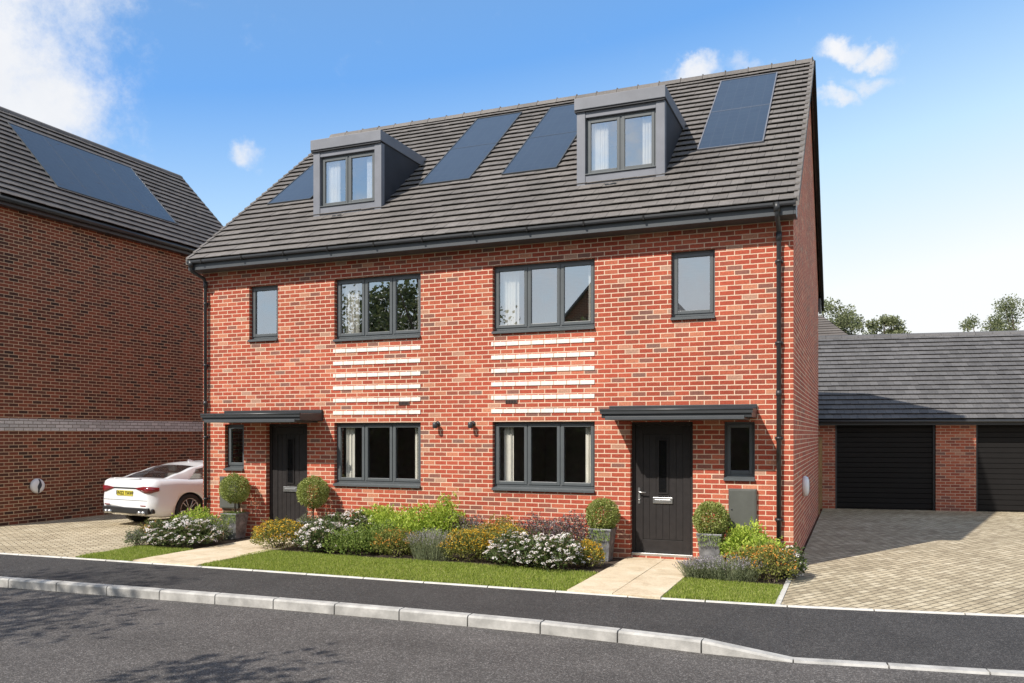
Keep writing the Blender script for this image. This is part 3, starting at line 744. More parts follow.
mb = MB(); gl_ = math.hypot(gre+.30, gr-gez)
tiles(mb, (gx0-.1, -.30, gez-.03), (1,0,0), (0, gre+.3, gr-gez), gx1-gx0+.2, gl_-.02, .225, .20, seed=11)
tiles(mb, (gx1+.1, 6.90, gez-.03), (-1,0,0), (0, -(gre+.3), gr-gez), gx1-gx0+.2, gl_-.02, .225, .20, seed=12)
mb.build('roof_tiles', TILE3, gro)
mb = MB(); x = gx0-.1
while x < gx1+.1:
    e = x+.45; pr = [(-.13, -.08), (-.09, -.01), (0, .035), (.09, -.01), (.13, -.08)]
    vs = [(x+.004, gre+p, gr+q) for p, q in pr]+[(e-.004, gre+p, gr+q) for p, q in pr]
    mb.add(vs, [(i, 5+i, 6+i, i+1) for i in range(4)]+[(0,1,2,3,4)[::-1], (5,6,7,8,9)]); x = e
mb.build('ridge_tiles', TILE3, gro, fixn=True)
mb = MB(); mb.box(gx0-.05, gx1+.05, -.25, -.22, 2.19, 2.345); mb.box(gx0-.05, gx1+.05, -.22, -.001, 2.19, 2.21)
mb.build('fascia', GUTTER, gro)
mb = MB(); mb.tube([(gx0-.08, -.305, 2.285), (gx1+.08, -.305, 2.285)], .045, 10); mb.build('gutter', GUTTER, gro)
for k, (a, b, c, d) in enumerate(gh):
    mb = MB(); n = 17; H = 2.24
    for i in range(n):
        z0, z1 = .03+H*i/n, .03+H*(i+1)/n; yy = .10
        mb.add([(a+.03, yy, z0+.012), (b-.03, yy, z0+.012), (b-.03, yy, z1-.008), (a+.03, yy, z1-.008), (a+.03, yy+.014, z1), (b-.03, yy+.014, z1), (a+.03, yy+.014, z0), (b-.03, yy+.014, z0)],
               [(0,1,2,3), (3,2,5,4), (6,7,1,0)])
    mb.box(a+.03, b-.03, .12, .14, -.0, 2.27)
    o = mb.build('garage_door', GARDOOR, gar)
    s = MB(); s.box(a+.001, a+.05, .07, .16, 0, 2.269); s.box(b-.05, b-.001, .07, .16, 0, 2.269); s.build('door_frame', GUTTER, o)

# timber fence between the house and the garage
fx = -.90
fe = empty('fence_panel', (fx, 9.75, 0), 0, 'narrow timber fence between the gable wall and the garage', 'fence')
mb = MB()
for i in range(14): mb.box(-.012, .012, -.82+i*.118, -.82+i*.118+.11, .05, 1.83)
mb.box(-.03, -.012, -.82, .84, .4, .48); mb.box(-.03, -.012, -.82, .84, 1.4, 1.48)
mb.build('fence_boards', WOOD, fe)
for y in (-.80, .78):
    mb = MB(); mb.box(.012, .09, y-.04, y+.04, 0, 1.88); mb.build('fence_post', WOOD, fe)

# ------------------------------------------------------------------ ground, roads
def strip(name, back, front, mat, zb=None):
    """sheet between two polylines given as lists of 3D points with same length"""
    mb = MB(); n = len(back)
    mb.add(list(back)+list(front), [(i, n+i, n+i+1, i+1) for i in range(n-1)])
    return struct(mb.build(name, mat, fixn=False))
EDG = [(-60,-4.6),(-30,-3.9),(-20,-3.62),(-13,-3.38),(-10.3,-3.27),(-7.94,-3.20),(-5.86,-3.155),(-4.04,-3.11),(-2.39,-3.06),(-.78,-2.95),(.46,-2.76),(1.68,-2.54),(4,-2.05),(9,-1.1),(30,2.6),(60,8)]
KRB = [(-60,-6.8),(-30,-5.75),(-20,-5.32),(-13,-5.05),(-10.87,-4.96),(-8.68,-4.84),(-6.72,-4.74),(-4.97,-4.69),(-3.41,-4.68),(-2.6,-4.72),(-1.9,-4.79),(-1.36,-4.85),(-.69,-4.89),(-.1,-4.83),(.37,-4.73),(1.34,-4.60),(4,-4.1),(9,-3.2),(30,.4),(60,5.8)]
def interp(pl, x):
    for (x0, y0), (x1, y1) in zip(pl, pl[1:]):
        if x0 <= x <= x1: return y0+(y1-y0)*(x-x0)/(x1-x0)
def ktop(x):  # kerb top height: drops to the driveway crossing
    if x < -1.37: return -.020
    if x > -.53: return -.118
    return -.020-.098*(x+1.37)/.84
XS = sorted(set([p[0] for p in KRB]+[p[0] for p in EDG]+[-1.37, -.53]))
ROADZ = -.140; KW = .125
ground = MB(); ground.add([(-400,-400,-.32),(400,-400,-.32),(400,400,-.32),(-400,400,-.32)], [(0,1,2,3)])
struct(ground.build('ground', EARTH))
FARK = lambda x: interp(KRB, x)-6.2
strip('road', [(x, interp(KRB, x)+.03, ROADZ) for x in XS], [(x, FARK(x)-.03, ROADZ) for x in XS], ROADM)
strip('pavement', [(x, interp(EDG, x)+.02, -.012) for x in XS], [(x, interp(KRB, x)+KW-.01, ktop(x)-.006) for x in XS], PAVEM)
strip('far_pavement', [(x, FARK(x), -.03) for x in XS], [(x, FARK(x)-2, -.01) for x in XS], PAVEM)
strip('far_verge', [(x, FARK(x)-2, -.01) for x in XS], [(x, FARK(x)-60, -.01) for x in XS], TURF)
# kerb stones (joined run of separate blocks)
mb = MB(); x = -19.2; L = .915
def kseg(xa, xb, yfun, zt, w, drop, sgn=1, mbx=None, ztf=None):
    ya, yb = yfun(xa), yfun(xb); d = Vector((xb-xa, yb-ya, 0)).normalized(); nn = Vector((-d.y, d.x, 0))*sgn
    a = Vector((xa, ya, 0))+d*.008; b = Vector((xb, yb, 0))-d*.008
    za, zb_ = (ztf(xa), ztf(xb)) if ztf else (zt, zt)
    prof = [(0, -drop), (.004, -.022), (.022, -.002), (w, 0), (w, -drop)]
    va = [(a+nn*p).to_tuple()[:2]+((za+q) if q > -drop else min(za, zt)-drop,) for p, q in prof]
    vb = [(b+nn*p).to_tuple()[:2]+((zb_+q) if q > -drop else min(zb_, zt)-drop,) for p, q in prof]
    k = 5
    mbx.add(va+vb, [(i, i+1, k+i+1, k+i) for i in range(k-1)]+[tuple(range(k))[::-1], tuple(range(k, 2*k))])
kx = [-.72-.02]
xs_ = []
x = -.53
while x < 30: xs_.append((x, x+.81)); x += .81
cuts = [(-1.37, -.53)]
x = -1.37
while x > -32: cuts.append((x-.85, x)); x -= .85
for a, b in cuts+xs_:
    # bend segment finely
    kseg(a, b, lambda q: interp(KRB, q), ktop(b), KW, .25, 1, mb, ktop)
struct(mb.build('kerb', CONC, fixn=True))
mb = MB(); x = -30
while x < 30: kseg(x, x+L, lambda q: FARK(q)-KW, -.02, KW, .25, 1, mb); x += L
struct(mb.build('far_kerb', CONC, fixn=True))
mb = MB(); x = -30.0
while x < 30:
    kseg(x, x+.915, lambda q: interp(EDG, q)-.0, .004, .055, .2, 1, mb); x += .915
# return edging beside the lawn and drive
def vseg(mbx, xx, ya, yb, w=.06, z=.006): mbx.box(xx, xx+w, ya+.004, yb-.004, -.2, z)
for i in range(3): vseg(mb, -.86, -2.89+i*.915, -2.89+(i+1)*.915)
struct(mb.build('edging', EDGEC, fixn=True))

def sheet(name, pts, z, mat, kind='structure'):
    mb = MB(); mb.add([(x, y, z) for x, y in pts], [tuple(range(len(pts)))]); return struct(mb.build(name, mat), kind)
e = lambda x: interp(EDG, x)+.05
exs = lambda a, b: [(a, e(a))]+[(x, y+.05) for x, y in EDG if a < x < b]+[(b, e(b))]
sheet('drive_paving', exs(-.80, 30)+[(30, 24), (-.80, 24)], -.004, PAVER)
sheet('drive_paving', exs(-30, -11.45)+[(-11.62, -1.9), (-11.85, -.3), (-11.85, 24), (-30, 24)], -.004, PAVER)
# lawns
def lawn(pts): return sheet('lawn', pts, -.006, TURF)
lawnM = exs(-9.02, -3.34)+[(-3.34, -1.62), (-9.15, -1.45)]
lawn(lawnM)
lawnR = exs(-2.14, -.86)+[(-.86, -1.66), (-2.14, -1.62)]
lawn(lawnR)
lawnL = exs(-11.45, -10.32)+[(-10.34, -1.85), (-11.62, -1.85)]
lawn(lawnL)
sheet('flower_bed', [(-9.15, -1.45), (-3.34, -1.62), (-3.34, 0.05), (-9.40, .05)], -.003, SOIL)
sheet('flower_bed', [(-2.14, -1.62), (-.80, -1.66), (-.80, .05), (-2.30, .05)], -.003, SOIL)
sheet('flower_bed', [(-11.62, -1.85), (-10.34, -1.85), (-10.38, .05), (-11.85, .05)], -.003, SOIL)
# paths from individual slabs
def path(x0, x1, joints, skew=0):
    mb = MB(); xm = (x0+x1)/2
    for (ya, yb) in joints:
        for a, b in ((x0, xm), (xm, x1)):
            mb.box(a+.004, b-.004, ya+.004, yb-.004, -.08, .022+rnd.uniform(-.002, .002))
    mb2 = mb.build('path', SLAB, bevel=.003); struct(mb2)
    s = MB(); s.add([(x0+.01, joints[0][0]+.01, -.0), (x1-.01, joints[0][0]+.01, -.0), (x1-.01, joints[-1][1], -.0), (x0+.01, joints[-1][1], -.0)], [(0,1,2,3)])
    struct(s.build('path_bedding', SOIL))
path(-3.33, -2.15, [(-3.045, -2.10), (-2.10, -.95), (-.95, .13)])
path(-10.31, -9.03, [(-3.21, -2.15), (-2.15, -1.0), (-1.0, .13)])

# grass blades
def inpoly(x, y, P):
    c = False; j = len(P)-1
    for i in range(len(P)):
        if (P[i][1] > y) != (P[j][1] > y) and x < (P[j][0]-P[i][0])*(y-P[i][1])/(P[j][1]-P[i][1])+P[i][0]: c = not c
        j = i
    return c
def grass(P, n, seed):
    r = random.Random(seed); mb = MB(); x0, x1 = min(p[0] for p in P), max(p[0] for p in P); y0, y1 = min(p[1] for p in P), max(p[1] for p in P)
    k = 0
    while k < n:
        x, y = r.uniform(x0, x1), r.uniform(y0, y1)
        if not inpoly(x, y, P): continue
        k += 1
        cl = noise.noise((x*2.2, y*2.2, seed))
        h = (.026+.018*r.random())*(1+.45*cl); w = .0035+.002*r.random(); a = r.uniform(0, 6.28); le = r.uniform(0, .022); la = r.uniform(0, 6.28)
        dx, dy = w*math.cos(a), w*math.sin(a)
        mb.add([(x-dx, y-dy, -.006), (x+dx, y+dy, -.006), (x+le*math.cos(la)*.4+dx*.6, y+le*math.sin(la)*.4+dy*.6, h*.6), (x+le*math.cos(la), y+le*math.sin(la), h)], [(0,1,2), (0,2,3)])
    me = mb.build('grass', GRASSB); struct(me, 'stuff')
grass(lawnM, 62000, 1); grass(lawnR, 15000, 2); grass(lawnL, 9000, 3)

# ------------------------------------------------------------------ plants
def leaf(mb, p, d, size, r, wid=.5, fold=.25):
    d = d.normalized(); s = d.cross(Vector((r.uniform(-1,1), r.uniform(-1,1), r.uniform(-1,1))))
    if s.length < 1e-3: s = d.cross(Vector((0,0,1)))
    s.normalize(); n = s.cross(d)
    w = size*wid*.5
    a = p; b = p+d*size*.45+s*w+n*fold*w; c = p+d*size-n*size*.08; e_ = p+d*size*.45-s*w+n*fold*w
    mb.add([a, b, c, e_], [(0,1,2), (0,2,3)])
def blob_pt(r, rx, ry, h, lump, seed, inner=.35):
    # point in a lumpy dome (base at z=0)
    while True:
        v = Vector((r.gauss(0,1), r.gauss(0,1), r.gauss(0,1)))
        if v.length > .01: break
    v.normalize(); v.z = abs(v.z)*1.0 if r.random() < .8 else v.z*.35
    f = 1+lump*noise.noise(v*2.1+Vector((seed*3.7, seed, 0)))+lump*.5*noise.noise(v*5.3+Vector((seed, 0, seed*2.3)))
    rad = (1-inner*r.random()**1.6)*f
    return Vector((v.x*rx*rad, v.y*ry*rad, h*.30+v.z*h*.70*rad)), v
def bush(kind, loc, rx, ry, h, label, cat='shrub', n=None, group=None):
    cfgs = {
     'white': dict(m=L_DARK, ls=.060, n=2600, lump=.25, wid=.55),
     'yellow': dict(m=L_OLIVE, ls=.042, n=2600, lump=.2, wid=.5),
     'lime': dict(m=L_LIME, ls=.055, n=2600, lump=.45, wid=.5),
     'mid': dict(m=L_MID, ls=.050, n=2600, lump=.35, wid=.5),
     'purple': dict(m=L_PURP, ls=.045, n=2400, lump=.35, wid=.4),
     'orange': dict(m=L_OLIVE, ls=.042, n=2000, lump=.3, wid=.5),
     'greyleaf': dict(m=L_GREY, ls=.045, n=2000, lump=.3, wid=.4)}
    r = random.Random(hash((round(loc[0]*100), round(loc[1]*100), len(kind))) & 0xffff)
    seed = r.random()*10
    names = {'white': 'white_flowering_shrub', 'yellow': 'yellow_flowering_shrub', 'lime': 'lime_green_shrub', 'mid': 'green_shrub', 'purple': 'purple_shrub', 'orange': 'orange_flowering_shrub', 'greyleaf': 'grey_green_shrub', 'lav': 'lavender_plant'}
    root = empty(names[kind], (loc[0], loc[1], -.003), r.uniform(0, .3), label, cat, group)
    mb = MB()
    if kind == 'lav':
        fl = MB(); N = n or 420
        for i in range(N):
            a = r.uniform(0, 6.283); q = math.sqrt(r.random()); b = Vector((q*rx*.75*math.cos(a), q*ry*.75*math.sin(a), 0))
            lean = Vector((math.cos(a)*q*rx*.45, math.sin(a)*q*ry*.45, 0))+Vector((r.gauss(0,.03), r.gauss(0,.03), 0))
            H = h*(.72+.33*r.random())*(1-.22*q)
            top = b+lean+Vector((0, 0, H)); w = .0022
            sd = Vector((math.cos(a+1.57), math.sin(a+1.57), 0))*w
            if r.random() < .6: sd = Vector((w, 0, 0))
            mid = b+lean*.4+Vector((0,0,H*.5))
            mb.add([b-sd, b+sd, mid+sd, mid-sd, top+sd*.6, top-sd*.6], [(0,1,2,3), (3,2,4,5)])
            for k in range(6):
                t = r.uniform(.05, .75); p = b.lerp(mid, min(1, t*2)) if t < .5 else mid.lerp(top, t*2-1)
                leaf(mb, p, Vector((r.gauss(0,.5), r.gauss(0,.5), 1)), r.uniform(.03, .055), r, .16, 0)
            if r.random() < .55:
                for k in range(7):
                    p = mid.lerp(top, .72+.045*k)+Vector((r.gauss(0,.004), r.gauss(0,.004), 0))
                    leaf(fl, p, Vector((r.gauss(0,.8), r.gauss(0,.8), .8)), .016, r, .7, 0)
        mb.build('foliage', L_GREY, root); fl.build('flower_spikes', P_LAV, root)
        return root
    c = cfgs[kind]; N = int((n or c['n'])*max(.5, rx*h/.20))
    for i in range(N):
        p, v = blob_pt(r, rx, ry, h, c['lump'], seed, .55)
        p.z = max(.015, p.z)
        d = v*.8+Vector((r.gauss(0,.6), r.gauss(0,.6), r.gauss(.35,.5)))
        leaf(mb, p, d, c['ls']*r.uniform(.6, 1.25), r, c['wid'])
    # sprigs that break the outline
    for i in range(46):
        p, v = blob_pt(r, rx, ry, h, c['lump'], seed, .1)
        if v.z < .1: continue
        dirn = (v+Vector((r.gauss(0,.35), r.gauss(0,.35), .6))).normalized(); L = r.uniform(.04, .13)
        for k in range(8): leaf(mb, p+dirn*L*k/7, dirn*.5+Vector((r.gauss(0,.8), r.gauss(0,.8), r.gauss(0,.5))), c['ls']*.75, r, c['wid'])
    mb.build('foliage', c['m'], root)
    st = MB()
    for i in range(14):
        a = r.uniform(0, 6.283); q = r.uniform(.3, .8)
        st.tube([(r.gauss(0,.04), r.gauss(0,.04), 0), (q*rx*.5*math.cos(a), q*ry*.5*math.sin(a), h*.35), (q*rx*.85*math.cos(a), q*ry*.85*math.sin(a), h*.72)], [.008, .006, .003], 5, False)
    st.build('stems', BARK, root)
    if kind in ('white', 'yellow', 'orange', 'purple', 'greyleaf'):
        fl = MB()
        if kind == 'white':
            cnt = int(90*max(.6, rx*ry/.16)); pts = []
            for i in range(cnt*3):
                p, v = blob_pt(r, rx*1.04, ry*1.04, h*1.06, c['lump'], seed, .04)
                if p.z < h*.18 or any((p-q).length < .062 for q in pts): continue
                pts.append(p)
                if len(pts) >= cnt: break
            for p in pts:
                R0 = r.uniform(.030, .056); ax = Vector((r.gauss(0,.3), r.gauss(-.25,.3), 1)).normalized()
                t1 = ax.cross(Vector((1,0,0))).normalized(); t2 = ax.cross(t1)
                for k in range(26):
                    a = r.uniform(0, 6.283); q = math.sqrt(r.random())*R0
                    pp = p+t1*q*math.cos(a)+t2*q*math.sin(a)+ax*(.014*(1-(q/R0)**2)+.002*r.random())
                    s_ = r.uniform(.007, .011); o1 = (t1*math.cos(a)+t2*math.sin(a))*s_; o2 = (t1*-math.sin(a)+t2*math.cos(a))*s_
                    up = ax*s_*r.uniform(-.5, .5)
                    fl.add([pp-o1-up, pp-o2, pp+o1+up, pp+o2], [(0,1,2,3)])
            struct(fl.build('flower_heads', P_WHITE, root), 'stuff')
        else:
            cnt = {'yellow': 900, 'orange': 380, 'purple': 420, 'greyleaf': 160}[kind]; cnt = int(cnt*max(.6, rx*h/.2))
            for i in range(cnt):
                p, v = blob_pt(r, rx*1.03, ry*1.03, h*1.04, c['lump'], seed, .10)
                if p.z < h*(.40 if kind != 'yellow' else .38)*(1+.4*r.random()): continue
                for k in range(3): leaf(fl, p, Vector((r.gauss(0,1), r.gauss(-.2,1), r.gauss(.6,.8))), .020 if kind != 'purple' else .015, r, .9, 0)
            struct(fl.build('flower_heads', {'yellow': P_YEL, 'orange': P_ORG, 'purple': P_LAV, 'greyleaf': P_LAV}[kind], root), 'stuff')
    return root

PL = [
 # left bed
 ('white', (-10.88,-1.58), .60, .42, .44, 'white flowering shrub in the left bed beside the left path and parked car'),
 ('orange', (-11.48,-1.60), .20, .22, .36, 'small yellow-green plant at the driveway corner of the left bed'),
 ('greyleaf', (-11.62,-1.85), .20, .18, .26, 'sparse grey-green tuft at the driveway tip of the left bed'),
 ('lime', (-11.30,-.78), .50, .32, .50, 'lime green shrub against the left downpipe in front of the car wheel'),
 ('greyleaf', (-10.72,-.95), .26, .28, .42, 'grey-green shrub beside the left stemmed topiary pot'),
 # middle bed
 ('yellow', (-9.10,-1.20), .45, .38, .45, 'golden flowering shrub at the left end of the middle bed beside the path'),
 ('greyleaf', (-9.02,-.42), .26, .22, .50, 'grey-green plant under the topiary ball beside the left door'),
 ('white', (-8.20,-1.15), .46, .38, .44, 'white flowering shrub right of the golden shrub, middle bed'),
 ('white', (-8.10,-.62), .62, .28, .52, 'pale pink and white flowering shrub behind, under the left ground-floor window'),
 ('mid', (-7.60,-1.28), .42, .34, .38, 'dark green low shrub in front of the pale pink flowers'),
 ('lime', (-7.65,-.28), .60, .22, .60, 'yellow-green shrub against the wall under the left bay window'),
 ('lime', (-7.32,-.55), .42, .30, .58, 'rounded lime green shrub under the left ground-floor window, left of the two brighter ones'),
 ('mid', (-7.15,-1.02), .34, .28, .44, 'mid green shrub in front of the rounded lime shrub, left of the orange-flowered one'),
 ('greyleaf', (-5.62,-.72), .34, .26, .44, 'grey-green shrub between the tallest lime shrub and the golden ones'),
 ('lime', (-6.85,-.62), .42, .36, .62, 'lime green shrub left of the wall lamps, lower of the two bright ones'),
 ('lime', (-6.35,-.45), .36, .32, .80, 'tallest lime green shrub, pointed, below the left wall lamp'),
 ('orange', (-6.78,-1.22), .36, .34, .40, 'green shrub with a few orange flowers at the lawn edge'),
 ('lav', (-6.12,-1.30), .36, .32, .48, 'grey lavender plant in front of the tallest lime shrub'),
 ('purple', (-5.95,-.42), .42, .26, .55, 'dull purple shrub at the wall between the two wall lamps'),
 ('yellow', (-5.52,-1.22), .42, .36, .46, 'golden flowering shrub right of the grey lavender, middle bed'),
 ('orange', (-5.30,-.55), .44, .28, .56, 'orange and olive shrub at the wall under the right lamp'),
 ('yellow', (-4.98,-1.02), .36, .34, .50, 'golden flowering shrub left of the large white one'),
 ('purple', (-4.70,-.45), .44, .26, .58, 'purple shrub at the wall under the right ground-floor window'),
 ('purple', (-4.15,-.50), .36, .30, .62, 'deep purple spiky shrub left of the square zinc pot'),
 ('white', (-4.66,-1.38), .42, .40, .42, 'white flowering shrub at the lawn edge, left half of the large white mass'),
 ('white', (-4.08,-1.45), .42, .40, .44, 'white flowering shrub next to the sandstone path, right half of the white mass'),
 ('yellow', (-3.62,-1.15), .22, .24, .36, 'small golden shrub at the foot of the zinc pot left of the right door'),
 # right bed
 ('lav', (-1.96,-1.42), .26, .26, .28, 'lavender plant at the path end of the right-hand bed'),
 ('lav', (-1.55,-1.45), .40, .30, .33, 'lavender plant in the middle front of the right-hand bed'),
 ('lime', (-1.50,-.40), .30, .26, .60, 'lime green shrub below the grey meter box by the right door'),
 ('lime', (-1.22,-.60), .34, .30, .46, 'low lime green shrub in front of the right downpipe'),
 ('orange', (-1.28,-.98), .40, .24, .38, 'orange flowering shrub between the lavender and the lime shrubs'),
 ('orange', (-1.02,-1.34), .30, .30, .44, 'orange and green shrub at the drive corner of the right-hand bed'),
 ('white', (-.84,-.90), .18, .24, .36, 'white flowering shrub spilling over the drive edging at the house corner'),
]
for k, loc, rx, ry, h, lab in PL: bush(k, loc, rx*1.08, ry*1.08, h*1.06, lab, 'shrub' if k != 'lav' else 'lavender')

# topiary in pots
def topiary(loc, stem, label, ball=.255, ph=.50, w=.40, cz=None):
    root = empty('potted_topiary', loc, 0, label, 'potted plant', 'topiary balls in zinc pots beside the doors')
    s = MB(); wt, wb = w/2, w*.36; t = .02
    o = [(-wb,-wb,0),(wb,-wb,0),(wb,wb,0),(-wb,wb,0),(-wt,-wt,ph),(wt,-wt,ph),(wt,wt,ph),(-wt,wt,ph)]
    i = [(-wt+t,-wt+t,ph),(wt-t,-wt+t,ph),(wt-t,wt-t,ph),(-wt+t,wt-t,ph),(-wt+t,-wt+t,ph-.05),(wt-t,-wt+t,ph-.05),(wt-t,wt-t,ph-.05),(-wt+t,wt-t,ph-.05)]
    s.add(o+i, [(0,3,2,1),(0,1,5,4),(1,2,6,5),(2,3,7,6),(3,0,4,7),(4,5,9,8),(5,6,10,9),(6,7,11,10),(7,4,8,11),(8,9,13,12),(9,10,14,13),(10,11,15,14),(11,8,12,15)])
    s.box(-wt-.008, wt+.008, -wt-.008, -wt+.0, ph-.03, ph+.004); s.box(-wt-.008, wt+.008, wt, wt+.008, ph-.03, ph+.004)
    s.box(-wt-.008, -wt, -wt, wt, ph-.03, ph+.004); s.box(wt, wt+.008, -wt, wt, ph-.03, ph+.004)
    s.build('pot', ZINC, root, bevel=.004)
    s = MB(); s.quad((-wt+t,-wt+t,ph-.04),(wt-t,-wt+t,ph-.04),(wt-t,wt-t,ph-.04),(-wt+t,wt-t,ph-.04)); s.build('soil', SOIL, root)
    cz = cz or (ph+stem+ball*.78); r = random.Random(int(loc[0]*50))
    s = MB(); s.tube([(0,0,ph-.04),(.006,.004,(ph+cz)/2),(0,0,cz)], [.016,.013,.012], 8); s.build('stem', BARK, root)
    s = MB(); sd = r.random()*9
    for k in range(6500):
        v = Vector((r.gauss(0,1), r.gauss(0,1), r.gauss(0,1))).normalized()
        f = 1+.09*noise.noise(v*2.5+Vector((sd,0,0)))+.05*noise.noise(v*6+Vector((0,sd,0)))
        p = Vector((0,0,cz))+v*ball*f*(1-.32*r.random()**1.5)
        leaf(s, p, v+Vector((r.gauss(0,.7), r.gauss(0,.7), r.gauss(.1,.7))), r.uniform(.020,.036), r, .6)
    s.build('foliage', L_BOX, root)
    s = MB()
    for k in range(420):
        a, b = r.uniform(-wt, wt), r.uniform(-wt, wt)
        d = Vector((a*1.2, b*1.2-.2, r.uniform(-.2, 1))); p = Vector((a*.92, b*.92, ph-.03+r.uniform(0,.05)))
        if r.random() < .35: p = Vector((a, -wt-.012, ph-r.random()*.16)); d = Vector((r.gauss(0,.4), -.4, -.6))
        leaf(s, p, d, r.uniform(.02,.04), r, .5)
    struct(s.build('underplanting', L_MID, root), 'stuff')
    return root
topiary((-3.64,-.36,0.0), 0, 'ball topiary in a square zinc pot left of the right-hand front door', .255, w=.35)
topiary((-1.98,-.38,0.0), 0, 'ball topiary in a zinc pot between the right-hand door and the meter box', .255, w=.35)
topiary((-10.80,-.32,0.0), .20, 'stemmed ball topiary in a zinc pot left of the left-hand front door', .27, ph=.48, w=.36, cz=.93)
topiary((-9.06,-.30,0.0), .20, 'stemmed ball topiary right of the left-hand front door, pot hidden by plants', .28, ph=.40, w=.34, cz=.91)

# ------------------------------------------------------------------ trees
def tree(name, loc, H, cr, ch, label, seed, n=6000, ls=.22, mat=None, cbase=.35, lump=.55, group=None, airy=.0):
    r = random.Random(seed); root = empty(name, loc, 0, label, 'tree', group)
    s = MB(); top = H*.8
    s.tube([(0,0,-.3),(.03*H*.2,0,H*.25),(0,.02*H,H*.5),(.02*H,0,top)], [H*.025,H*.02,H*.013,H*.004], 8)
    clumps = []
    for i in range(34):
        a = r.uniform(0, 6.283); t = r.uniform(cbase, .97); z = H*t
        rr = cr*math.sqrt(max(.05, 1-((t-(cbase+1)/2*.98)/((1-cbase)/2*1.08))**2))*r.uniform(.35, 1.0)
        c = Vector((rr*math.cos(a), rr*math.sin(a), z)); clumps.append((c, cr*r.uniform(.22,.40)))
        if i % 2 == 0:
            b = Vector((0,0,z*.62)); s.tube([b, b.lerp(c, .5)+Vector((0,0,-.02*H)), c], [H*.008, H*.005, H*.002], 5, False)
    s.build('trunk', BARK, root)
    f = MB()
    for i in range(n):
        c, q = clumps[r.randrange(len(clumps))]
        v = Vector((r.gauss(0,1), r.gauss(0,1), r.gauss(0,.8))).normalized()
        p = c+v*q*(r.random()**.45)*(1+.5*noise.noise(v*3+c))
        leaf(f, p, v+Vector((r.gauss(0,.8), r.gauss(0,.8), r.gauss(0,.6))), ls*r.uniform(.6,1.3), r, .7)
    f.build('crown', mat or L_TREE, root)
    return root
G1 = 'trees behind the garage roof'
TD = [((-1.2, 42.7), 10.3, 1.8, 9000, 'pale leafy tree directly behind the far hipped roof, next to the gable wall'),
      ((.5, 41.1), 8.9, .95, 3600, 'lowest tree behind the garage ridge, just right of the far hipped roof'),
      ((1.5, 42.7), 9.3, 1.0, 5000, 'middle small tree behind the garage ridge, left of the forked small one'),
      ((2.5, 42.0), 9.0, .9, 3600, 'rightmost small tree of the close trio behind the garage ridge'),
      ((8.0, 50.7), 10.3, 1.7, 5500, 'smaller dark green tree above the garage ridge near the right edge'),
      ((10.4, 53.8), 11.3, 2.0, 8000, 'taller tree at the right edge above the garage roof')]
for i, (p, H, cr, n, lab) in enumerate(TD):
    tree('tree', (p[0], p[1], 0), H, cr, 4, lab, 21+i, int(n*1.8), .13, group=G1, mat=L_TREE2, cbase=.38)
# trees across the road: they shade the road and show in the window glass
G2 = 'street trees across the road'
OT = [((-13.6,-12.8),9.4,2.0), ((-11.6,-12.1),6.2,1.7), ((-7.3,-12.3),5.5,1.5), ((-16.2,-12.6),6.8,2.0), ((-21.4,-24.0),9.6,2.7), ((-36.0,-24.0),11.5,3.2), ((-17.2,-25.5),7.0,1.8), ((3.5,-19.0),8.0,1.9)]
OL = ['airy street tree, tallest of the young ones across the road', 'young street tree whose soft shade falls on the road at the left', 'small street tree whose shade falls on the near lane below the lawn', 'leftmost young street tree across the road',
      'tall tree across the road reflected in the left upstairs window', 'broad tree far left across the road', 'low round tree across the road left of the dark gabled house', 'street tree to the right across the road']
for i, ((x, y), H, cr) in enumerate(OT):
    tree('tree', (x, y, 0), H, cr, 4, OL[i], 40+i, 1900 if i < 4 else 5000, .14 if i < 4 else .24, group=G2, cbase=.35)

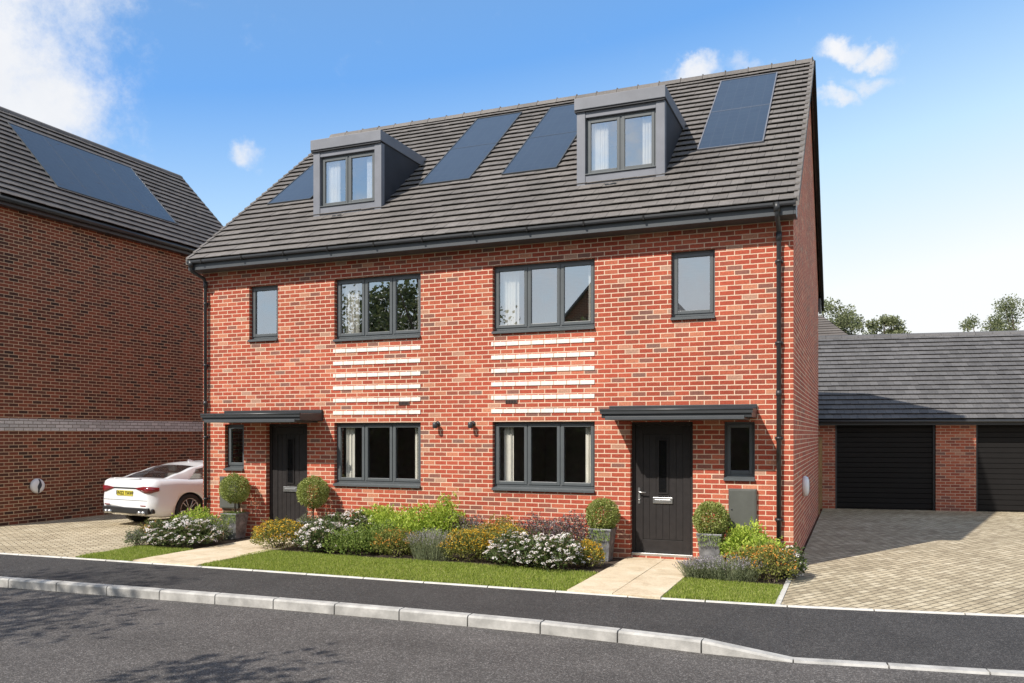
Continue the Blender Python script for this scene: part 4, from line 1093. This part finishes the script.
# ------------------------------------------------------------------ far house, and the house opposite
def simple_house(name, loc, rz, w, d, eh, rh, label, hip, wallm, windows=True):
    root = empty(name, loc, rz, label, 'house')
    s = MB(); s.box(-w/2, w/2, -d/2, d/2, -.3, eh)
    if not hip:
        s.poly_extrude([(-w/2+.01, -d/2, eh+.001), (w/2-.01, -d/2, eh+.001), (0, -d/2, eh+rh-.1)], (0, d, 0))
    s.build('wall', wallm, root)
    r = MB(); o = .35
    if hip:
        hr = d/2*.95
        v = [(-w/2-o,-d/2-o,eh),(w/2+o,-d/2-o,eh),(w/2+o,d/2+o,eh),(-w/2-o,d/2+o,eh),(-w/2+hr,0,eh+rh),(w/2-hr,0,eh+rh)]
        r.add(v, [(0,1,5,4),(1,2,5),(2,3,4,5),(3,0,4),(0,3,2,1)])
        ro_ = r.build('roof', UNDER, root)
        t = MB(); n = 22
        for i in range(n):     # stepped tile courses on the front and the right hip
            a, b = i/n, (i+1)/n
            L = lambda q, p0, p1: Vector(p0).lerp(Vector(p1), q)
            for (A, B, C_, D_) in ((v[0], v[1], v[4], v[5]), (v[1], v[2], v[5], v[5]), (v[3], v[0], v[4], v[4])):
                nn = ((Vector(B)-Vector(A)).cross(Vector(C_)-Vector(A))).normalized()
                t.add([L(a,A,C_)+nn*.06, L(a,B,D_)+nn*.06, L(b,B,D_)+nn*.02, L(b,A,C_)+nn*.02, L(a,A,C_)+nn*.01, L(a,B,D_)+nn*.01], [(0,1,2,3),(4,5,1,0)])
        t.build('roof_tiles', TILE2, ro_)
    else:
        ro_ = None; r.poly_extrude([(-w/2-o, -d/2-.2, eh-.3), (0, -d/2-.2, eh+rh), (0, -d/2-.2, eh+rh-.12), (-w/2-o, -d/2-.2, eh-.42)], (0, d+.4, 0))
        r.poly_extrude([(w/2+o, -d/2-.2, eh-.3), (0, -d/2-.2, eh+rh), (0, -d/2-.2, eh+rh-.12), (w/2+o, -d/2-.2, eh-.42)], (0, d+.4, 0))
        r.build('roof', TILE2, root, fixn=True)
    if windows:
        for x in (-w*.25, w*.25):
            for z in (1.0, 3.5):
                s = MB(); y = d/2 if rz == 0 and not hip else -d/2
                sg = 1 if y > 0 else -1
                s.box(x-.8, x+.8, min(y, y+sg*.04), max(y, y+sg*.04), z, z+1.1); s.build('window', GUTTER, root)
    return root
simple_house('hip_roofed_house', (-5.2, 35.4, 0), 0, 13.0, 6.4, 5.2, 3.15, 'distant house with a dark hipped roof beyond the garages', True, GARB)
simple_house('gable_fronted_house', (-9.6, -27.0, 0), 0, 7.6, 9, 5.6, 4.3, 'gable-fronted house across the road seen reflected in the upstairs windows', False, DARKB)
simple_house('gable_fronted_house', (-24.0, -31.0, 0), 0, 9.6, 9, 5.2, 3.6, 'wide gabled house across the road behind the tallest street tree', False, DARKB)
simple_house('gable_fronted_house', (4.5, -27.0, 0), 0, 8.6, 9, 5.2, 3.6, 'gabled house across the road to the right', False, DARKB)

hd = MB(); hr_ = random.Random(77)  # hedge out of view, added so the ground-floor panes reflect dark
for i in range(16000):
    x = hr_.uniform(-40, 24); yy = hr_.choice((0, 1)); z = hr_.uniform(.05, 2.75)
    p = Vector((x, (-14.2 if yy else -15.0)+hr_.gauss(0,.10), z)) if hr_.random() < .8 else Vector((x, hr_.uniform(-15, -14.2), 2.75+hr_.gauss(0,.07)))
    leaf(hd, p, Vector((hr_.gauss(0,1), hr_.gauss(0,1)+(.6 if yy else -.6), hr_.gauss(.3,.8))), hr_.uniform(.14,.26), hr_, .7)
hc = MB(); hc.box(-40, 24, -14.95, -14.25, -.1, 2.65)
hroot = empty('hedge', (0, 0, 0), 0, 'unseen hedge across the road, added to darken the ground-floor window reflections', 'hedge')
hd.build('foliage', L_DARK, hroot); hc.build('hedge_core', BARK, hroot)
# ------------------------------------------------------------------ car
def car():
    root = empty('parked_car', (-14.29, .38, 0), R_(-7), 'white saloon car parked nose-in on the drive between the houses', 'car')
    PAINT, nt, out = new_mat('white_car_paint')
    p = pbsdf(nt, out, (.74, .76, .79), .30, 0, .5); p.inputs['Coat Weight'].default_value = 1; p.inputs['Coat Roughness'].default_value = .03
    BLK = m_plain('black_car_trim', (.015, .015, .016), .45)
    TYRE = m_plain('tyre_rubber', (.018, .018, .018), .8)
    RIM = m_plain('alloy_rim', (.45, .45, .46), .3, .8)
    RED_L = m_plain('tail_light_red', (.17, .008, .012), .12, spec=.8, var=.3, scale=20)
    SEAT = m_plain('pale_seat_leather', (.45, .43, .40), .6)
    def lerp(pl, t):
        for (a, b), (c, d) in zip(pl, pl[1:]):
            if a <= t <= c:
                q = (t-a)/(c-a); return b+(d-b)*(q*q*(3-2*q)*.5+q*.5)
        return pl[-1][1] if t > pl[-1][0] else pl[0][1]
    Wd = [(0,.70),(.06,.80),(.18,.865),(.5,.905),(1.1,.93),(3.5,.93),(4.2,.90),(4.6,.80),(4.8,.62)]
    ZT = [(0,.97),(.06,1.0),(.15,1.025),(.6,1.015),(1.1,.985),(3.0,.955),(3.5,.93),(4.2,.82),(4.6,.70),(4.8,.58)]
    ZB = [(0,.30),(.3,.20),(1.0,.17),(4.0,.17),(4.5,.20),(4.8,.28)]
    body = MB(); body.smooth = True; crease = True
    N = 60; ring = 17
    for i in range(N+1):
        t = 4.8*i/N if i > 6 else 4.8*(i/N)*(.4+.6*i/7)
        w, zt, zb = lerp(Wd, t), lerp(ZT, t), lerp(ZB, t)
        half = [(0, zb), (w*.80, zb), (w*.95, zb+.05), (w*.99, zb+.18), (w*1.0, .56), (w*.965, .72), (w*.992, zt-.15), (w*.93, zt-.04), (w*.80, zt-.005), (0, zt+.01)]
        vs = []
        for (x, z) in half: # rear face shape: boot lip leads, number plate recess, bumper bulges
            yy = t
            if i == 0: yy = .0+(.012 if .56 < z < .60 else 0)+(.05 if z > .95 else 0)+(.07 if z < .34 else 0)
            vs.append((x, yy, z))
        vs += [(-x, y, z) for x, y, z in vs[1:-1][::-1]]
        body.v += vs
    k = 18
    for i in range(N):
        for j in range(k):
            body.f.append((i*k+j, i*k+(j+1) % k, (i+1)*k+(j+1) % k, (i+1)*k+j)); body.mi.append(0); body.sm.append(True)
    body.f.append(tuple(range(k))); body.f.append(tuple(N*k+j for j in range(k))[::-1]); body.mi += [0, 0]; body.sm += [False, False]
    b = body.build('body', [PAINT, BLK], root, fixn=True)
    # wheel arches cut into the body, then baked
    cuts = []
    for y in (.91, 3.80):
        for sx in (-1, 1):
            c = MB(); c.cur = 1; c.lathe([(.372, -.16), (.372, .16)], (sx*.86, y, .335), 'x', 40)
            co = c.build('arch', [PAINT, BLK], None, fixn=True); co.parent = root; cuts.append(co)
            mo = b.modifiers.new('cut', 'BOOLEAN'); mo.operation = 'DIFFERENCE'; mo.object = co; mo.solver = 'EXACT'
    bpy.context.view_layer.update()
    dg = bpy.context.evaluated_depsgraph_get()
    nm = bpy.data.meshes.new_from_object(b.evaluated_get(dg)); b.modifiers.clear(); b.data = nm
    for c in cuts: bpy.data.objects.remove(c)
    for y in (.91, 3.80):
        for sx in (-1, 1):
            c = MB(); c.lathe([(.366, -.15), (.366, -.148)], (sx*.86, y, .335), 'x', 32)
            # dark inner liner
    # greenhouse
    ZR = [(.36,1.0),(.42,1.012),(.80,1.125),(1.25,1.26),(1.65,1.335),(2.15,1.355),(2.6,1.35),(2.95,1.31),(3.35,1.17),(3.75,.975)]
    def gh(t, s):  # s 0..1 base to roof edge, 1..2 roof edge to centre
        z = lerp(ZR, t); wb = .80-.10*max(0, 1-t)-.10*max(0, t-3.2); wt_ = .56; zb = .94
        q = max(0, min(1, (z-zb)/.48)); we = wb+(wt_+.02-wb)*q
        ze = z-.045*q
        if s <= 1:
            x = wb+(we-wb)*s+.025*math.sin(math.pi*s)*q; zz = zb+(ze-zb)*s
        else:
            u = s-1; x = we*(1-u); zz = ze+(z-ze)*math.sin(u*math.pi/2)
        return Vector((x, t, zz))
    cab = MB(); cab.smooth = True; M = 150; S = 28
    for i in range(M+1):
        t = .36+3.39*i/M
        for j in range(2*S+1):
            s = 2*j/S if j <= S else 2*(2*S-j)/S
            v = gh(t, s); cab.v.append((v.x if j <= S else -v.x, v.y, v.z))
    kk = 2*S+1
    for i in range(M):
        for j in range(2*S): cab.f.append((i*kk+j, i*kk+j+1, (i+1)*kk+j+1, (i+1)*kk+j)); cab.mi.append(0); cab.sm.append(True)
    # leave holes where the glass is
    def is_side(t, s): 
        if not (.90+.42*max(0, s) < t < 3.30-.5*s+.2): return False
        return .10 < s < .86 and not (2.28 < t < 2.36)
    def is_rear(t, s): return .46 < t < 1.30 and s > 1.12
    def is_front(t, s): return 2.95 < t < 3.65 and s > 1.12
    keep = []
    for idx, f in enumerate(cab.f):
        i, j = divmod(f[0], kk); t = .36+3.39*(i+.5)/M; jj = j if j < S else 2*S-1-j; s = 2*(jj+.5)/S
        if is_side(t, s) or is_rear(t, s) or is_front(t, s): continue
        keep.append(f)
    gl = MB(); gl.smooth = True; gl.v = list(cab.v)
    gf = [f for f in cab.f if f not in set(keep)]
    gl.f = gf; gl.mi = [0]*len(gf); gl.sm = [True]*len(gf)
    cab.f = keep; cab.mi = [0]*len(keep); cab.sm = [True]*len(keep)
    cab.build('cabin', PAINT, root)
    gl.build('window_glass', CARGLASS, root)
    # rear lights, light strip
    for sx in (-1, 1):
        s = MB(); s.smooth = True; n = 26
        def ysf(x):
            if x <= .70: return -.012
            for (t0, w0), (t1, w1) in zip(Wd, Wd[1:]):
                if w0 <= x <= w1: return t0+(t1-t0)*(x-w0)/(w1-w0)-.012
            return .4
        vs = []
        for i in range(n+1):
            q = i/n; x = .36+.505*q; y = ysf(x)
            if x > .70: x = x+.006
            zt_ = .832+.030*min(1, q*2.2)-.02*max(0, q-.8)*5; zb_ = .810-.085*min(1, q*1.8)+.05*max(0, q-.8)*5
            vs += [(sx*x, y, zb_), (sx*x, y, zt_), (sx*x, y+.03, zt_), (sx*x, y+.03, zb_)]
        for i in range(n):
            for a_, b_ in ((0, 1), (1, 2), (3, 0)): s.f.append((4*i+a_, 4*i+b_, 4*i+4+b_, 4*i+4+a_)); s.mi.append(0); s.sm.append(True)
        s.v += vs
        s.build('tail_light', RED_L, root, fixn=True)
    s = MB(); s.box(-.40, .40, -.004, .05, .805, .835); s.build('light_strip', BLK, root)
    s = MB(); s.box(-.42, .42, .03, .10, 1.005, 1.03); s.build('boot_lip', PAINT, root, bevel=.01)
    s = MB(); s.box(-.74, .74, -.012, .10, .285, .42); s.box(-.80, .80, .05, .14, .30, .40); dfs = s.build('rear_diffuser', BLK, root, bevel=.02)
    s = MB(); s.box(-.70, .70, -.004, .02, .565, .572); s.build('boot_shut_line', BLK, root)
    for sx in (-1, 1):
        s = MB(); s.box(min(sx*.50, sx*.66), max(sx*.50, sx*.66), -.010, .02, .452, .472); s.build('reflector', RED_L, root)
    for sx in (-1, 1):
        for o in (0, .12):
            s = MB(); s.lathe([(.045, -.045), (.045, .06)], (sx*(.48+o), 0, .31), 'y', 16); s.build('exhaust_tip', STEEL, dfs)
    # number plate
    YP = m_plain('yellow_plate', (.55, .47, .05), .5, var=.02)
    s = MB(); s.box(-.26, .26, -.012, .03, .66, .77); npl = s.build('number_plate', YP, root, bevel=.003)
    cu = bpy.data.curves.new('plate_text', 'FONT'); cu.body = 'EN22 YAW'; cu.size = .112; cu.align_x = 'CENTER'; cu.align_y = 'CENTER'; cu.extrude = .001; cu.offset = .002
    to = bpy.data.objects.new('plate_text', cu); COL.objects.link(to); bpy.context.view_layer.update()
    tm = bpy.data.meshes.new_from_object(to.evaluated_get(bpy.context.evaluated_depsgraph_get())); bpy.data.objects.remove(to)
    tm.materials.clear(); tm.materials.append(BLK)
    t2 = bpy.data.objects.new('plate_lettering', tm); COL.objects.link(t2); t2.parent = npl; t2.location = (0, -.0145, .715); t2.rotation_euler = (R_(90), 0, 0)
    # wheels
    for y in (.91, 3.80):
        for sx in (-1, 1):
            s = MB(); s.lathe([(.24, sx*-.10), (.318, sx*-.105), (.335, sx*-.085), (.335, sx*.085), (.320, sx*.108), (.245, sx*.112), (.24, sx*.08)], (sx*.80, y, .335), 'x', 40)
            wh = s.build('wheel', TYRE, root, fixn=True)
            s = MB(); s.lathe([(.245, sx*.0), (.246, sx*.108), (.232, sx*.112), (.225, sx*.06)], (sx*.80, y, .335), 'x', 36)
            s.lathe([(.05, sx*.05), (.05, sx*.098), (.03, sx*.102)], (sx*.80, y, .335), 'x', 16)
            for q in range(10):
                a = q*math.pi/5+(.11 if q % 2 else -.11)
                c, d = math.cos(a), math.sin(a)
                s.tube([(sx*.895, y+c*.04, .335+d*.04), (sx*.905, y+c*.235, .335+d*.235)], [.014, .012], 6)
            s.build('rim', RIM, wh, fixn=True)
            s = MB(); s.lathe([(.24, sx*.03), (.24, sx*.035)], (sx*.80, y, .335), 'x', 24); s.build('brake_disc', BLK, wh, fixn=True)
            s = MB(); s.lathe([(.362, sx*-.14), (.362, sx*-.135)], (sx*.84, y, .335), 'x', 24); s.build('wheel_arch_liner', BLK, root, fixn=True)
    # seats
    for x in (-.38, .38):
        for y in (1.45, 2.55):
            s = MB(); s.box(x-.22, x+.22, y, y+.14, .5, 1.08); se = s.build('seat', SEAT, root, bevel=.05)
            s = MB(); s.box(x-.11, x+.11, y+.01, y+.10, 1.12, 1.27); s.build('headrest', SEAT, se, bevel=.03)
    s = MB(); s.box(-.74, .74, 1.3, 3.6, .45, .52); s.box(-.74, .74, .75, 1.4, .96, .965); s.build('cabin_floor', BLK, root)
    # side details: sill line, door seams, handles, antenna
    for sx in (-1, 1):
        for yy in (1.75, 2.85): 
            s = MB(); s.box(min(sx*.915, sx*.938), max(sx*.915, sx*.938), yy, yy+.16, .79, .812); s.build('door_handle', PAINT, root, bevel=.006)
        s = MB(); s.box(min(sx*.80, sx*.84), max(sx*.80, sx*.84), 1.35, 3.3, .935, .955); s.build('window_trim', BLK, root)
    s = MB(); s.add([(-.012, 1.62, 1.325), (.012, 1.62, 1.325), (.008, 1.78, 1.34), (-.008, 1.78, 1.34), (0, 1.68, 1.375), (0, 1.61, 1.38)], [(0,1,4),(1,2,4),(2,3,4),(3,0,4),(0,4,5),(1,5,4),(0,5,1)]); s.build('antenna', PAINT, root)
car()

# ------------------------------------------------------------------ sky, sun, camera
AZ = math.atan2(-.36, -.70)          # azimuth of the sun, measured from +Y towards +X
EL = math.atan2(.75, math.hypot(.36, .70))
world = bpy.data.worlds.new('World'); scene.world = world; world.use_nodes = True
nt = world.node_tree
for n in list(nt.nodes): nt.nodes.remove(n)
out = nd(nt, 'ShaderNodeOutputWorld'); bg = nd(nt, 'ShaderNodeBackground'); nt.links.new(bg.outputs[0], out.inputs[0])
sky = nd(nt, 'ShaderNodeTexSky'); sky.sky_type = 'NISHITA'; sky.sun_disc = False
sky.sun_elevation = EL; sky.sun_rotation = AZ % (2*math.pi); sky.air_density = 1.0; sky.dust_density = 0.6; sky.ozone_density = 2.0; sky.altitude = 0
tc = nd(nt, 'ShaderNodeTexCoord'); D = tc.outputs['Generated']
nn_ = nd(nt, 'ShaderNodeTexNoise'); nn_.inputs['Scale'].default_value = 9; nn_.inputs['Detail'].default_value = 7; nn_.inputs['Roughness'].default_value = .62
nt.links.new(D, nn_.inputs['Vector'])
sb = nd(nt, 'ShaderNodeVectorMath', operation='SUBTRACT'); nt.links.new(nn_.outputs['Color'], sb.inputs[0]); sb.inputs[1].default_value = (.5,.5,.5)
sc = nd(nt, 'ShaderNodeVectorMath', operation='SCALE'); nt.links.new(sb.outputs[0], sc.inputs[0]); sc.inputs['Scale'].default_value = .085
ad = nd(nt, 'ShaderNodeVectorMath', operation='ADD'); nt.links.new(D, ad.inputs[0]); nt.links.new(sc.outputs[0], ad.inputs[1])
CL = [((-.770,.50,.46), .19, 1.0, .95), ((-.775,.545,.345), .14, 1.0, 1.0), ((-.742,.59,.325), .075, 1.0, 1.0), ((-.66,.60,.45), .12, 1.8, .30),
      ((-.602,.737,.297), .024, 1.5, .70), ((-.594,.745,.283), .016, 1.2, .35), ((-.556,.776,.292), .020, 1.6, .35),
      ((-.158,.907,.378), .036, 2.8, .80), ((-.097,.915,.382), .030, 3.0, .5),
      ((-.015,.919,.390), .036, 2.4, 1.0), ((.012,.920,.382), .030, 2.4, .9), ((.010,.93,.363), .034, 3.4, .65), ((-.022,.933,.351), .028, 3.2, .7),
      ((-.53,.74,.43), .12, 2.4, .12)]
acc = None
for c, r0, zs, amp in CL:
    s1_ = nd(nt, 'ShaderNodeVectorMath', operation='SUBTRACT'); nt.links.new(ad.outputs[0], s1_.inputs[0]); s1_.inputs[1].default_value = c
    m1 = nd(nt, 'ShaderNodeVectorMath', operation='MULTIPLY'); nt.links.new(s1_.outputs[0], m1.inputs[0]); m1.inputs[1].default_value = (1, 1, zs)
    ln = nd(nt, 'ShaderNodeVectorMath', operation='LENGTH'); nt.links.new(m1.outputs[0], ln.inputs[0])
    mr = nd(nt, 'ShaderNodeMapRange'); mr.interpolation_type = 'SMOOTHSTEP'; nt.links.new(ln.outputs['Value'], mr.inputs[0])
    mr.inputs[1].default_value = r0*1.38; mr.inputs[2].default_value = r0*.10; mr.inputs[3].default_value = 0; mr.inputs[4].default_value = amp
    acc = mr.outputs[0] if acc is None else mathn(nt, 'MAXIMUM', acc, mr.outputs[0])
# out-of-view clouds behind the camera, spread wider to neutralise ambient light and whiten reflections
n2 = noise_n(nt, D, 3.2, 7, .6)
back = nd(nt, 'ShaderNodeSeparateXYZ'); nt.links.new(D, back.inputs[0])
bk = nd(nt, 'ShaderNodeMapRange'); nt.links.new(back.outputs[1], bk.inputs[0]); bk.inputs[1].default_value = .15; bk.inputs[2].default_value = -.15
c2 = nd(nt, 'ShaderNodeMapRange'); c2.interpolation_type = 'SMOOTHSTEP'; nt.links.new(n2, c2.inputs[0]); c2.inputs[1].default_value = .30; c2.inputs[2].default_value = .60
acc = mathn(nt, 'MAXIMUM', acc, mathn(nt, 'MULTIPLY', mathn(nt, 'MULTIPLY', bk.outputs[0], c2.outputs[0]), .9))
hz = mathn(nt, 'ADD', back.outputs[2], mathn(nt, 'MULTIPLY', back.outputs[0], -.16))
hcol = ramp(nt, hz, [(0.0, (9.8, 9.9, 9.9)), (0.16, (9.4, 9.8, 10.0)), (0.30, (6.0, 8.6, 10.8)), (0.46, (1.9, 5.2, 11.4)), (0.62, (2.6, 5.0, 9.0)), (0.9, (3.6, 5.0, 7.4))])
dn = noise_n(nt, D, 24, 8, .68)
wp = nd(nt, 'ShaderNodeMapRange'); wp.interpolation_type = 'SMOOTHSTEP'
nt.links.new(mathn(nt, 'ADD', acc, mathn(nt, 'MULTIPLY', mathn(nt, 'SUBTRACT', dn, .5), 1.1)), wp.inputs[0]); wp.inputs[1].default_value = .14; wp.inputs[2].default_value = 1.0
acc = wp.outputs[0]
skyc = mix(nt, sky.outputs[0], hcol, ramp(nt, hz, [(0.0, (1.0,)*3), (.15, (1.0,)*3), (.30, (.88,)*3), (.45, (.66,)*3), (1, (.5,)*3)]))
cc = mix(nt, (7.5, 7.9, 8.6), (9.6, 9.6, 9.7), noise_n(nt, D, 14, 5, .6))
fin = mix(nt, skyc, cc, acc)
nt.links.new(fin, bg.inputs[0]); bg.inputs[1].default_value = 0.088

sun = bpy.data.lights.new('sun', 'SUN'); sun.energy = 4.8; sun.angle = R_(.55); sun.color = (1.0, .935, .84)
so_ = bpy.data.objects.new('sun', sun); COL.objects.link(so_)
so_.rotation_euler = Vector((.36, .70, -.75)).to_track_quat('-Z', 'Y').to_euler(); so_.location = (-12, -24, 25)

cam = bpy.data.cameras.new('camera'); co = bpy.data.objects.new('camera', cam); COL.objects.link(co)
co.location = (0, -13, 1.96); co.rotation_euler = (R_(90), 0, R_(22.2))
cam.sensor_width = 36; cam.lens = 842/1024*36; cam.shift_y = (434-341.5)/1024; cam.clip_end = 2000; cam.clip_start = .1
scene.camera = co
scene.render.engine = 'CYCLES'
scene.view_settings.view_transform = 'Standard'; scene.view_settings.look = 'None'
scene.view_settings.exposure = 0.24; scene.view_settings.gamma = 1
scene.cycles.max_bounces = 8; scene.cycles.transparent_max_bounces = 12
